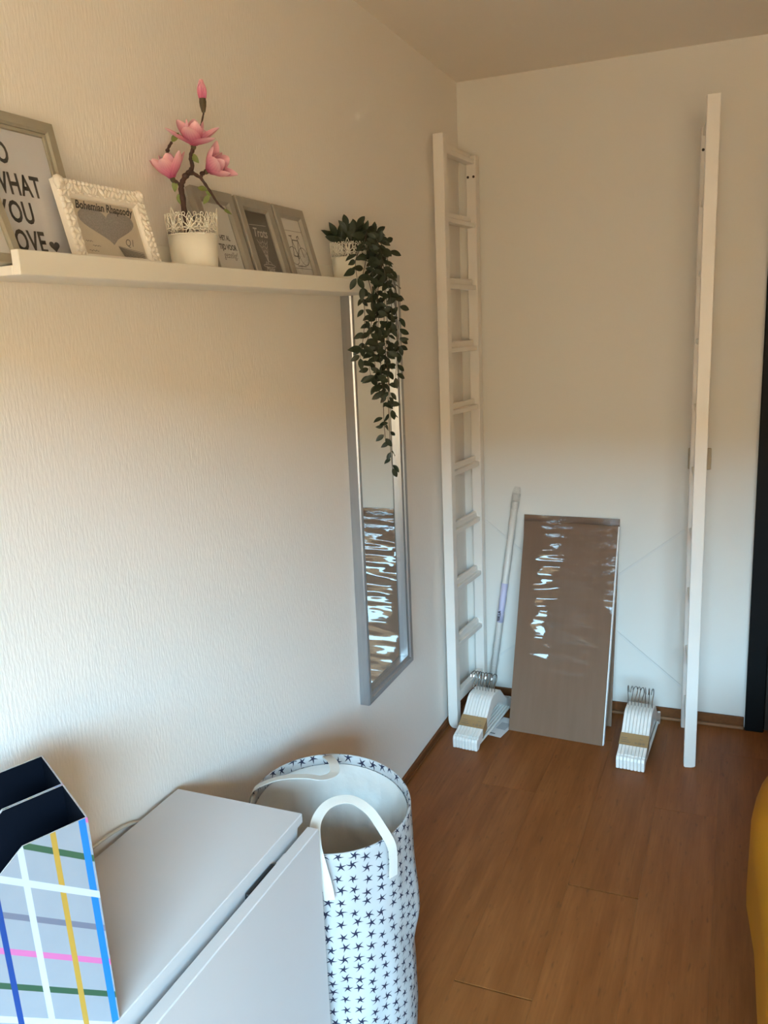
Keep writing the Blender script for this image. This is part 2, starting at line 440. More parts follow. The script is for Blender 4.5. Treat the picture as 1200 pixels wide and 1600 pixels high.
# skirtings
struct(obj('baseboard_back', B(.0, 1.122, -.013, 0, 0, .044, bev=.002), 'base_wood'))
bm = bmesh.new(); box(bm, .0, 1.122, -.030, -.013, 0, .012, bev=.004, seg=2)
struct(obj('trim_1', bm, mat('pale_brown_beading', (.24, .115, .055), .55, spec=.12, var=.15, vscale=20, stretch=(5, 1, 1))))
struct(obj('baseboard_left', B(0, .011, REAR_Y, -.014, 0, .026, bev=.002), 'base_wood'))
bm = bmesh.new(); box(bm, .011, .017, REAR_Y, -.032, 0, .007, bev=.002)
struct(obj('trim_2', bm, 'base_wood'))
# dark door at the right end of the back wall
door = struct(empty('door_1', (1.125, 0, 0)))
obj('door_jamb', B(0, .068, -.034, -.001, .001, 2.1, bev=.003), 'black_frame', door)
obj('door_jamb', B(.92, .988, -.034, -.001, .001, 2.1, bev=.003), 'black_frame', door)
obj('door_head', B(0, .988, -.034, -.001, 2.1, 2.17, bev=.003), 'black_frame', door)
obj('door_leaf', B(.069, .919, -.016, -.001, .006, 2.098, bev=.002), 'dark_door', door)
hd = obj('door_handle', T([(.16, -.016, 1.03), (.16, -.06, 1.03), (.26, -.062, 1.03)], .009, 10), 'chrome', door)
# window behind the camera
win = struct(empty('window_1', (0, REAR_Y, 0)))
for a in ((WIN_X0, WIN_X0 + .05, WIN_Z0, WIN_Z1), (WIN_X1 - .05, WIN_X1, WIN_Z0, WIN_Z1), (WIN_X0 + .05, WIN_X1 - .05, WIN_Z0, WIN_Z0 + .05), (WIN_X0 + .05, WIN_X1 - .05, WIN_Z1 - .05, WIN_Z1)):
    obj('window_frame', B(a[0], a[1], -.10, -.05, a[2], a[3], bev=.004), 'white_lacquer', win)
obj('window_sill', B(WIN_X0 - .04, WIN_X1 + .04, .001, .12, WIN_Z0 - .03, WIN_Z0 - .003, bev=.004), 'white_lacquer', win)
# the street outside: sunlit paving and the terrace opposite
struct(obj('ground', B(-60, 60, -60, REAR_Y - .6, -3.3, -3.0), 'paving'))
hs_ = struct(obj('house_opposite', B(-40, 40, -24, -17, -3, 4.15), 'plaster_out'))

# ------------------------------------------------------------------ side ladders of the open wardrobe
def ladder(sign, fc, bc, label):
    """fc / bc: centre of front and back post at the floor. local +x points to the inside of the wardrobe (sign)"""
    d = Vector((bc[0] - fc[0], bc[1] - fc[1], 0)); L = d.length
    root = empty('wardrobe_side_ladder', (fc[0], fc[1], 0), math.atan2(-d.x, d.y))
    root.empty_display_type = 'PLAIN_AXES'
    pw, pd = .040, .036
    # front post: rounded at the foot on the outer side
    r = .022; o = -sign * pw / 2; i_ = sign * pw / 2
    outl = [(i_, .004), (i_, 2.252), (o, 2.252)]
    for q in range(7):
        a = math.pi / 2 * q / 6
        outl.append((o + sign * r * (1 - math.cos(a)), r * (1 - math.sin(a)) * 1.6 if sign > 0 else r * .4 * (1 - math.sin(a))))
    outl.append((i_ - sign * .004, 0))
    obj('front_post', prism(outl, 1, -pd / 2, pd / 2, bev=.0016), 'white_lacquer', root)
    bp = obj('back_post', B(-pw / 2, pw / 2, L - pd / 2, L + pd / 2, 0, 2.222, bev=.002), 'white_lacquer', root)
    for hx in (-.012, .011):
        bm = bmesh.new(); bmesh.ops.create_cone(bm, cap_ends=True, segments=14, radius1=.0048, radius2=.0048, depth=.003, matrix=Matrix.Translation((hx, L - pd / 2 - .0002, 2.145)) @ Matrix.Rotation(math.pi / 2, 4, 'X'))
        obj('screw_hole', bm, 'hole', bp)
    y0, y1 = pd / 2 - .002, L - pd / 2 + .002
    s = sign
    prof = [(-.019, 0), (.014, 0), (.014, .016), (.012, .018), (-.002, .018), (-.0025, .036), (-.005, .040), (-.016, .040), (-.019, .037)]
    plain = [(-.012, 0), (.012, 0), (.012, .042), (-.012, .042)]
    for kx in range(10):
        z = .098 + .2325 * kx
        p = plain if kx in (0,) else prof
        obj('rung', prism([(s * a, z + b) for a, b in p], 1, y0, y1, bev=.001), 'white_lacquer', root)
    return tag(root, label, 'ladder frame')
ladder(+1, (.040, -.337), (.067, -.032), 'white ladder-shaped wardrobe side frame standing in the left corner by the mirror')
ladder(-1, (.941, -.376), (.912, -.060), 'white ladder-shaped wardrobe side frame standing at the right, seen edge-on')

# X brace on the back wall
br = empty('cross_brace', (.48, -.008, .46))
for a, b, yy in (((.075, .80), (.885, .145), -.0030), ((.880, .785), (.080, .140), .0030)):
    A = Vector((a[0] - .48, yy, a[1] - .46)); Bq = Vector((b[0] - .48, yy, b[1] - .46)); dd = (Bq - A).normalized(); nn = Vector((-dd.z, 0, dd.x)) * .0045
    bm = bmesh.new()
    q = [A + nn, A - nn, Bq - nn, Bq + nn]
    va = [bm.verts.new(p + Vector((0, -.0012, 0))) for p in q]; vb = [bm.verts.new(p + Vector((0, .0012, 0))) for p in q]
    bm.faces.new(va); bm.faces.new(vb[::-1])
    for i in range(4): bm.faces.new((va[i], va[(i + 1) % 4], vb[(i + 1) % 4], vb[i]))
    bmesh.ops.recalc_face_normals(bm, faces=bm.faces)
    obj('brace_strip', bm, 'brace', br)
tag(br, 'thin white metal cross brace in an X against the back wall behind the wrapped boards', 'brace')

# switch
sw = empty('light_switch', (.924, -.001, 1.065))
obj('switch_plate', B(-.041, .041, -.011, 0, -.041, .041, bev=.004, seg=2), 'switch', sw)
obj('rocker', B(-.027, .027, -.017, -.011, -.027, .027, bev=.003), 'switch', sw)
tag(sw, 'cream wall switch half hidden behind the right white ladder frame', 'switch')

# ------------------------------------------------------------------ shrink-wrapped boards leaning on the wall
def boards(name, bl, br_, yt, zt, th, label, n_white, cut=.0045):
    """bl, br_: bottom corners of the front face on the floor; the top edge rests near the wall at depth yt, height zt"""
    bl = Vector((*bl, 0)); br_ = Vector((*br_, 0)); ex = (br_ - bl); W = ex.length; ex.normalize()
    top = Vector((bl.x, yt, zt)); ey = (top - bl); ey -= ex * ey.dot(ex); Hh = ey.length; ey.normalize(); n = ex.cross(ey)  # local z = up the board, n faces the room
    if n.y > 0: n = -n
    root = empty(name)
    mw = Matrix.Identity(4)
    for i in range(3): mw[i][0] = ex[i]; mw[i][1] = -n[i]; mw[i][2] = ey[i]; mw[i][3] = bl[i]
    root.matrix_world = mw
    obj('card_face', B(0, W - cut, 0, .003, 0, Hh, bev=.0006), 'wrapped', root)
    t = (th - .004) / n_white
    for i in range(n_white):
        obj('board', B(.001, W - .001, .0035 + i * t, .0035 + (i + 1) * t - .0012, .001, Hh - .001, bev=.0012), 'board_white', root)
    return tag(root, label, 'wrapped boards')
k_ = NT('white_board_under_film'); k_.b.inputs['Base Color'].default_value = (.82, .80, .79, 1); k_.b.inputs['Roughness'].default_value = .3
k_.bump(k_.noise(k_.coords('Object'), 40, 3), .5, .004); M['board_white'] = k_.m
boards('wrapped_shelf_boards', (.254, -.302), (.630, -.326), -.062, .808, .026, 'front pack of brown-card shelf boards in shiny film, leaning on the back wall', 1)
boards('wrapped_shelf_boards', (.252, -.142), (.634, -.152), -.012, .822, .010, 'rear brown shelf-board pack showing as a strip above and right of the front pack', 1, -.0012)

# ------------------------------------------------------------------ wrapped clothes rail in the corner
rail = empty('wrapped_clothes_rail', (.108, -.050, .004))
A = Vector((0, 0, 0)); Bq = Vector((.226 - .108, .026, .905)); dv = (Bq - A)
obj('rail_tube', T([A + dv * t for t in (0, .5, .965)], .0135, 16), 'white_lacquer', rail, smooth=True)
obj('paper_label', T([A + dv * t for t in (.39, .58)], .0142, 16), 'lavender', rail, smooth=True)
bm = bmesh.new(); pts = [A + dv * (t / 40.) for t in range(1, 41)]
tube(bm, pts, [.0165 + .002 * math.sin(i * 2.1) for i in range(40)], 14)
for v in bm.verts:
    v.co += Vector((noise.noise(v.co * 60), noise.noise(v.co * 60 + Vector((9, 0, 0))), 0)) * .0025
obj('plastic_sleeve', bm, 'film', rail, smooth=True)
bm = bmesh.new(); pts = [A + dv * t for t in (.93, .95, .97, .99, 1.01, 1.03)]
tube(bm, pts, [.016, .019, .018, .020, .017, .012], 12)
for v in bm.verts: v.co += noise.noise_vector(v.co * 90) * .004
obj('bunched_plastic', bm, 'film', rail)
# dark print running along the paper label
dn = dv.normalized(); side = Vector((.80, -.60, 0)); side -= dn * side.dot(dn); side.normalize(); up_ = dn.cross(side)
me = text_mesh('VALLA', .017, sx=.9, bold=.0006, align='LEFT'); me.materials.append(M['ink'])
outv = Vector((.55, -.83, 0)); outv -= dn * outv.dot(dn); outv.normalize(); sd = dn.cross(outv)
mw = Matrix.Identity(4); o0 = A + dv * .40 + outv * .0149 - sd * .004 + sd * -.004
for i in range(3): mw[i][0] = dn[i]; mw[i][1] = -sd[i]; mw[i][2] = outv[i]; mw[i][3] = o0[i]
link('lettering', me, rail, mw)
tag(rail, 'white clothes rail in clear plastic with lavender label, leaning in the corner', 'clothes rail')

# ------------------------------------------------------------------ hanger packs
HL = .43; HT = .0118
top = [(0, .002), (-.002, .036), (.002, .046), (.010, .050), (.0130, .0440), (.016, .051), (.048, .060), (.085, .077), (.115, .099), (.140, .124), (.160, .143), (.180, .152), (.205, .154)]
full_top = top + [(HL - a, b) for a, b in top[::-1]]
bot = [(.022, .001), (.034, .014), (.060, .030), (.110, .052), (.160, .084), (.190, .100)]
full_bot = bot + [(HL - a, b) for a, b in bot[::-1]]
outline = full_top + [(a, b) for a, b in full_bot[::-1]]
def triangulated(bm):
    bmesh.ops.triangulate(bm, faces=[f for f in bm.faces if len(f.verts) > 4]); return bm
hb = prism(outline, 0, -HT / 2, HT / 2)
bmesh.ops.bevel(hb, geom=[e for e in hb.edges if abs(e.verts[0].co.x - e.verts[1].co.x) < 1e-6], offset=.0030, segments=2, profile=.5, affect='EDGES', clamp_overlap=True)
hb = triangulated(hb)
me_body = bpy.data.meshes.new('hanger_body'); hb.to_mesh(me_body); hb.free(); me_body.materials.append(M['white_lacquer'])
hk = bmesh.new()
pts = [(0, HL / 2, .145), (0, HL / 2, .178), (0, HL / 2 + .006, .186)]
for q in range(12):
    a = math.radians(-150 + 24 * q * .95)
    pts.append((0, HL / 2 - .001 + .0215 * math.cos(math.radians(-60) + math.radians(20.5 * q)), .2095 + .0215 * math.sin(math.radians(-60) + math.radians(20.5 * q))))
tube(hk, pts, .0018, 6)
me_hook = bpy.data.meshes.new('hook'); hk.to_mesh(me_hook); hk.free(); me_hook.materials.append(M['chrome'])
hbar = T([(0, .030, .017), (0, HL - .030, .017)], .0052, 8)
me_bar = bpy.data.meshes.new('trouser_bar'); hbar.to_mesh(me_bar); hbar.free(); me_bar.materials.append(M['white_lacquer'])
def hanger_pack(near, rz, which, where):
    R = Matrix.Rotation(rz, 4, 'Z')
    ordn = ['leftmost', 'second from the left', 'third from the left', 'fourth from the left', 'fourth from the right', 'third from the right', 'second from the right', 'rightmost']
    for i in range(8):
        dx = (i - 3.5) * .01255
        p = Vector(near) + R @ Vector((dx, rnd.uniform(-.0015, .0015), 0))
        h = empty('clothes_hanger', p, rz)
        link('hanger_body', me_body, h)
        tw = rnd.uniform(-.30, .30)
        hm = Matrix.Translation((0, HL / 2, 0)) @ Matrix.Rotation(tw, 4, 'Z') @ Matrix.Translation((0, -HL / 2, 0))
        link('hook', me_hook, h, hm)
        link('trouser_bar', me_bar, h)
        tag(h, '%s white hanger of the eight %s' % (ordn[i], where), 'hanger', which)
    # kraft sleeve round the near arms
    sl = empty('cardboard_band', Vector(near), rz)
    W = 8 * .01255 / 2 + .0012
    import bisect
    def zt(y):
        for (a0, b0), (a1, b1) in zip(top, top[1:]):
            if a0 <= y <= a1: return b0 + (b1 - b0) * (y - a0) / max(1e-6, a1 - a0)
    def zb(y):
        for (a0, b0), (a1, b1) in zip(bot, bot[1:]):
            if a0 <= y <= a1: return b0 + (b1 - b0) * (y - a0) / max(1e-6, a1 - a0)
    bm = bmesh.new(); rows = []
    for y in (.060, .075, .090, .105):
        a, b = zb(y) - .0012, zt(y) + .0012
        rows.append([bm.verts.new(p) for p in ((-W, y, a), (W, y, a), (W, y, b), (-W, y, b))])
    for r0, r1 in zip(rows, rows[1:]):
        for q in range(4): bm.faces.new((r0[q], r0[(q + 1) % 4], r1[(q + 1) % 4], r1[q]))
    bmesh.ops.recalc_face_normals(bm, faces=bm.faces)
    obj('band_sleeve', bm, 'kraft', sl)
    # small dark pictograms on the band's top face
    slope = math.atan2(zt(.105) - zt(.060), .045)
    def on(x, y): return Matrix.Translation((x, y, zt(y) + .0019)) @ Matrix.Rotation(slope, 4, 'X')
    for j, x in enumerate((.008, .022, .036)):
        bm = bmesh.new()
        n = (3, 24, 4)[j]
        ringp = [(math.cos(2 * math.pi * q / n + .5) * .0042, math.sin(2 * math.pi * q / n + .5) * .0042, 0) for q in range(n)]
        tube(bm, ringp, .0009, 4, closed=True)
        bmesh.ops.scale(bm, vec=(1, 1, .3), verts=bm.verts)
        o = obj('pictogram', bm, 'ink_grey', sl); o.matrix_local = on(x, .072)
    me = text_mesh('PC', .010, bold=.0002); me.materials.append(M['ink_grey']); link('lettering', me, sl, on(.020, .084))
    for j, y in enumerate((.072, .080, .088)):
        bm = B(-.045, -.012 - .006 * j, -.0008, .0008, -.0001, .0001); o = obj('print_line', bm, 'ink_grey', sl); o.matrix_local = on(0, y)
    tag(sl, 'brown printed cardboard band around the white hangers %s' % where, 'cardboard band')
hanger_pack((.1370, -.512, 0), -.085, 'hangers by the left ladder', 'beside the left ladder')
hanger_pack((.7450, -.479, 0), -.045, 'hangers by the right ladder', 'between boards and right ladder')
lb = obj('paper_leaflet', B(-.033, .033, -.085, .085, 0, .0006), 'label_paper', loc=(.224, -.290, .0012)); lb.rotation_euler = (0, 0, -.18)
tag(lb, 'small white leaflet lying on the floor between the left hangers and the boards', 'leaflet')
o = obj('print_block', B(-.022, .000, -.068, -.061, .0006, .0009), 'ink_grey', lb)
o = obj('print_block', B(-.018, .022, -.020, .040, .0006, .0009), mat('pale_grey_ink', (.40, .41, .42), .6), lb)

# ------------------------------------------------------------------ wall mirror
MY0, MY1, MZ0, MZ1, MD, MR = -1.143, -.757, .447, 1.757, .034, .030
mir = empty('wall_mirror', (0.001, (MY0 + MY1) / 2, MZ0))
hw = (MY1 - MY0) / 2; hh = MZ1 - MZ0
def rail_mesh(p_out0, p_out1, p_in0, p_in1, prof):
    """a mitred rail: prof = list of (t across 0 outer..1 inner, depth x)"""
    bm = bmesh.new(); E = []
    for po, pi in ((p_out0, p_in0), (p_out1, p_in1)):
        E.append([bm.verts.new((d, po[0] + (pi[0] - po[0]) * t, po[1] + (pi[1] - po[1]) * t)) for t, d in prof])
    n = len(prof)
    for i in range(n): bm.faces.new((E[0][i], E[0][(i + 1) % n], E[1][(i + 1) % n], E[1][i]))
    bm.faces.new(E[0][::-1]); bm.faces.new(E[1])
    bmesh.ops.recalc_face_normals(bm, faces=bm.faces)
    return bm
prof = [(0, 0), (0, MD - .006), (.07, MD - .001), (.16, MD), (.62, MD - .002), (.72, MD - .007), (1, MD - .010), (1, 0)]
OC = [(-hw, 0), (hw, 0), (hw, hh), (-hw, hh)]; IC = [(-hw + MR, MR), (hw - MR, MR), (hw - MR, hh - MR), (-hw + MR, hh - MR)]
for i in range(4):
    j = (i + 1) % 4
    obj('mirror_frame_rail', rail_mesh(OC[i], OC[j], IC[i], IC[j], prof), 'silver', mir)
obj('mirror_glass', B(.006, .010, -hw + MR - .001, hw - MR + .001, MR - .001, hh - MR + .001), 'mirror', mir)
bm = bmesh.new(); bmesh.ops.create_uvsphere(bm, u_segments=10, v_segments=6, radius=.004, matrix=Matrix.Translation((MD - .001, hw - .012, .80)))
obj('frame_stud', bm, 'silver', mir, smooth=True)
tag(mir, 'tall silver-framed wall mirror on the left wall reflecting the brown boards', 'mirror')

# ------------------------------------------------------------------ picture ledge
SY0, SY1, SZ = -2.440, -1.150, 1.685
led = empty('picture_ledge', (0.001, SY0, SZ))
LL = SY1 - SY0
obj('ledge_board', B(0, .106, 0, LL, 0, .0135, bev=.001), 'shelf_white', led)
obj('front_lip', B(.1062, .120, 0, LL, 0, .0345, bev=.0012), 'shelf_white', led)
obj('back_strip', B(0, .011, 0, LL, .0137, .080, bev=.001), 'shelf_white', led)
tag(led, 'long white picture ledge on the left wall carrying frames and pots', 'shelf')
ZS = SZ + .0138

# ------------------------------------------------------------------ picture frames
def pframe(name, y0, y1, xb, xt, zt, rw, depth, material, label, cat='picture frame', group=None, lip=.004, inner=None):
    root = empty(name)
    ex = Vector((0, 1, 0)); ey = Vector((xt - xb, 0, zt - ZS)); Hs = ey.length; ey.normalize(); ez = ex.cross(ey)
    mw = Matrix.Identity(4)
    # lift so that the lowest edge (back of the tilted bottom) rests on the ledge
    lift = max(0., -(-ez.z * depth)) if ez.z < 0 else ez.z * depth
    for i in range(3): mw[i][0] = ex[i]; mw[i][1] = ey[i]; mw[i][2] = ez[i]
    mw[0][3] = xb; mw[1][3] = y0; mw[2][3] = ZS + .0003 + max(0, ez.z * depth)
    root.matrix_world = mw
    W = y1 - y0
    O_ = [(0, 0), (W, 0), (W, Hs), (0, Hs)]; I_ = [(rw, rw), (W - rw, rw), (W - rw, Hs - rw), (rw, Hs - rw)]
    P = [(0, -depth), (0, -.002), (.08, 0), (.80, -.0005), (1, -lip), (1, -depth * .7), (.8, -depth)]
    for i in range(4):
        j = (i + 1) % 4; bm = bmesh.new(); E = []
        for k2 in (i, j):
            E.append([bm.verts.new((O_[k2][0] + (I_[k2][0] - O_[k2][0]) * t, O_[k2][1] + (I_[k2][1] - O_[k2][1]) * t, d)) for t, d in P])
        n = len(P)
        for q in range(n): bm.faces.new((E[0][q], E[0][(q + 1) % n], E[1][(q + 1) % n], E[1][q]))
        bm.faces.new(E[0][::-1]); bm.faces.new(E[1]); bmesh.ops.recalc_face_normals(bm, faces=bm.faces)
        obj('frame_rail', bm, material, root)
    if inner:
        iw = inner
        for a in ((rw, rw + iw, rw, Hs - rw), (W - rw - iw, W - rw, rw, Hs - rw), (rw + iw, W - rw - iw, rw, rw + iw), (rw + iw, W - rw - iw, Hs - rw - iw, Hs - rw)):
            obj('inner_slip', B(a[0], a[1], a[2], a[3], -depth * .65, -lip - .001, bev=.0008), material, root)
    tag(root, label, cat, group)
    return root, W, Hs
def add_print(root, W, Hs, rw, d, material, glass=True):
    pr = obj('print', B(rw - .001, W - rw + .001, rw - .001, Hs - rw + .001, -d - .001, -d), material, root)
    if glass: obj('glass_pane', B(rw - .0008, W - rw + .0008, rw - .0008, Hs - rw + .0008, -d + .0030, -d + .0042), 'glass', root)
    return pr
def flat_poly(pts, z, th=.0002):
    bm = bmesh.new()
    a = [bm.verts.new((x, y, z)) for x, y in pts]; bm.faces.new(a)
    return triangulated(bm)
def heart(cx, cy, s, s2, n=40):
    return [(cx + s * .0625 * 16 * math.sin(t) ** 3 / 2, cy + s2 * .0625 * (13 * math.cos(t) - 5 * math.cos(2 * t) - 2 * math.cos(3 * t) - math.cos(4 * t)) / 2) for t in (2 * math.pi * i / n for i in range(n))][::-1]
def line(bm, pts, w, z):
    for a, b in zip(pts, pts[1:]):
        a = Vector((*a, z)); b = Vector((*b, z)); d = (b - a)
        if d.length < 1e-6: continue
        n = Vector((-d.y, d.x, 0)).normalized() * w / 2; e = d.normalized() * w * .3
        bm.faces.new([bm.verts.new(p) for p in (a - n - e, b - n + e, b + n + e, a + n - e)])

# 1 large square frame: DO WHAT YOU LOVE
r1, W, Hs = pframe('framed_print', -2.478, -2.229, .066, .018, 1.930, .019, .014, 'oldsilver', 'large champagne-coloured frame with bold black lettering at the left end of the ledge', inner=.006, lip=.003)
pr = add_print(r1, W, Hs, .025, .008, 'paper_grey', True)
Y0 = 2.478
for s, x, y in (('DO', -2.386, .1590), ('WHAT', -2.386, .1130), ('YOU', -2.386, .0705), ('LOVE', -2.3860, .0270)):
    put_text(s, .0455, x + Y0, y, -.0077, pr, 'ink', sx=.70, bold=.0011, spacing=1.04)
obj('heart_print', flat_poly(heart(-2.2905 + Y0, .0385, .0220, .0185), -.0077), 'ink', pr)

# 2 ornate white frame
r2, W, Hs = pframe('framed_print', -2.279, -2.068, .091, .055, 1.840, .028, .012, 'ornate', 'ornate white frame with a grey heart print, overlapping the large lettered frame', lip=.005)
bm = bmesh.new()
def bump_blob(bm, x, y, z, rx, ry, rz, ang):
    mt = Matrix.Translation((x, y, z)) @ Matrix.Rotation(ang, 4, 'Z') @ Matrix.Diagonal((rx, ry, rz, 1))
    bmesh.ops.create_uvsphere(bm, u_segments=8, v_segments=6, radius=1, matrix=mt)
per = [((0, 0), (W, 0)), ((W, 0), (W, Hs)), ((W, Hs), (0, Hs)), ((0, Hs), (0, 0))]
for (a, b) in per:
    a = Vector(a); b = Vector(b); d = (b - a); n_ = int(d.length / .0095); dn_ = d.normalized(); nin = Vector((-dn_.y, dn_.x))
    for q in range(n_):
        p = a + d * ((q + .5) / n_)
        ang = math.atan2(dn_.y, dn_.x)
        bump_blob(bm, *(p + nin * .0035), -.001, .0052, .0042, .0045, ang)
        bump_blob(bm, *(p + nin * .0125 + dn_ * rnd.uniform(-.002, .002)), .000, .0085, .0032, .0036, ang + rnd.choice((-1, 1)) * .9)
        if q % 2 == 0: bump_blob(bm, *(p + nin * .0205), -.001, .0055, .0022, .003, ang)
for (cx_, cy_) in ((.007, .007), (W - .007, .007), (W - .007, Hs - .007), (.007, Hs - .007)):
    bump_blob(bm, cx_, cy_, 0, .012, .012, .006, 0); bump_blob(bm, cx_, cy_, .004, .005, .005, .004, 0)
obj('carved_relief', bm, 'ornate', r2, smooth=True)
pr = add_print(r2, W, Hs, .028, .007, 'paper_cream', True)
cx_ = W / 2
put_text('Bohemian Rhapsody', .0190, cx_, Hs - .0425, -.0066, pr, 'ink', sx=.90, bold=.0005, shear=.3, align='CENTER')
obj('heart_print', flat_poly(heart(cx_ - .002, .082, .138, .066), -.0067), 'heart_grey', pr)
put_text('Q1', .018, cx_ + .028, .048, -.0066, pr, 'ink_grey', shear=.3)
bm = bmesh.new()
for q in range(9):
    line(bm, [(cx_ + .008 + q * .0012, .046 - q * .0022), (cx_ + .072, .038 - q * .0030)], .0016 if q else .0008, -.0066)
obj('piano_keys_print', bm, 'ink_grey', pr)
bm = bmesh.new()
for q, (a, b, y) in enumerate(((.036, .052, .050), (.050, .068, .043), (.038, .060, .0345))):
    line(bm, [(a + (b - a) * t / 8, y + .0012 * math.sin(t * 2.3)) for t in range(9)], .0008, -.0066)
obj('scribble_print', bm, 'ink_grey', pr)

# 3-5 taupe frames
GR = 'small taupe frames'
def small(y0, y1, label, material):
    r_, W_, H_ = pframe('framed_print', y0, y1, .075, .024, 1.884, .027, .014, 'greywood', label, group=GR, lip=.006)
    return r_, W_, H_, add_print(r_, W_, H_, .027, .009, material)
r3, W, Hs, pr = small(-1.866, -1.714, 'taupe frame with white lettered print, partly behind the magnolia pot', 'paper_white')
put_text('HET AL', .0150, .063, .088, -.0086, pr, 'ink', sx=.80, bold=.0005)
put_text('TIJD VOOR', .0160, .052, .068, -.0086, pr, 'ink', sx=.82, bold=.0006)
put_text('gezellig!', .0195, .060, .050, -.0086, pr, 'ink_grey', sx=.85, shear=.3)
r4, W, Hs, pr = small(-1.702, -1.548, 'taupe frame with charcoal chalk-style print, middle of the three small frames', 'chalkboard')
put_text('Trots', .0290, W / 2, .108, -.0086, pr, 'chalk', sx=.95, shear=.3, bold=.0004, align='CENTER')
bm = bmesh.new(); c_ = W / 2
line(bm, [(c_ - .036, .134), (c_ + .036, .136)], .0012, -.0086)
for q in range(5):
    line(bm, [(c_ - .022 + q * .011, .101), (c_ - .010 + q * .005, .075), (c_, .050)], .0010, -.0086)
for y_, w_ in ((.098, .022), (.088, .018), (.078, .012), (.068, .007)):
    line(bm, [(c_ - w_, y_), (c_ - w_ * .5, y_ - .006), (c_, y_), (c_ + w_ * .5, y_ - .006), (c_ + w_, y_)], .0009, -.0086)
pts_ = [(c_ + .026 * math.cos(t), .0415 + .0035 * math.sin(t)) for t in (i * .5 for i in range(14))]
line(bm, pts_, .0011, -.0086)
line(bm, [(c_ - .014, .043), (c_ - .010, .051), (c_ - .003, .047), (c_ + .004, .053), (c_ + .011, .050), (c_ + .014, .043)], .0011, -.0086)
obj('chalk_drawing', bm, 'chalk', pr)
put_text('Magie', .0165, c_, .0285, -.0086, pr, 'chalk', sx=.95, shear=.3, align='CENTER')
r5, W, Hs, pr = small(-1.538, -1.387, 'taupe frame with a black bicycle drawing, rightmost of the three small frames', 'paper_white')
bm = bmesh.new(); c_ = W / 2
z_ = -.0086
def ring(cx, cy, r, w, n=26): line(bm, [(cx + r * math.cos(2 * math.pi * i / n), cy + r * math.sin(2 * math.pi * i / n)) for i in range(n + 1)], w, z_)
wl, wr, wy, R_ = c_ - .0245, c_ + .0255, .074, .0220
ring(wl, wy, R_, .0016); ring(wr, wy, R_, .0016)
for q in range(8):
    a = q * math.pi / 8
    for cx in (wl, wr): line(bm, [(cx - R_ * math.cos(a), wy - R_ * math.sin(a)), (cx + R_ * math.cos(a), wy + R_ * math.sin(a))], .00025, z_)
st_, hd_, bb_ = (c_ - .014, .113), (c_ + .016, .113), (c_ - .004, .072)
for p in ([(wl, wy), st_, hd_, bb_, (wl, wy)], [st_, bb_], [hd_, (wr, wy)], [st_, (c_ - .016, .123)], [(c_ - .024, .123), (c_ - .010, .1235)], [hd_, (c_ + .015, .122), (c_ + .023, .125), (c_ + .024, .118)]): line(bm, p, .0026, z_)
ring(bb_[0], bb_[1], .0045, .0018, 14)
line(bm, [(bb_[0] - .006, bb_[1] - .010), (bb_[0] + .006, bb_[1] + .010)], .0014, z_)
obj('bicycle_print', bm, 'ink', pr)
bm = bmesh.new()
line(bm, [(c_ - .047, .136), (c_ + .047, .136)], .0011, z_); line(bm, [(c_ - .047, .0430), (c_ + .047, .0430)], .0013, z_)
line(bm, [(c_ - .022, .0490), (c_ + .022, .0490)], .0022, z_)
obj('rule_lines', bm, 'ink_grey', pr)

# 6 narrow frame at the very left end
r6, W, Hs = pframe('framed_print', -2.500, -2.404, .099, .052, 1.835, .016, .010, 'oldsilver', 'narrow champagne frame at the ledge\'s left tip, cut off by the picture edge', lip=.003)
add_print(r6, W, Hs, .016, .006, 'paper_white')

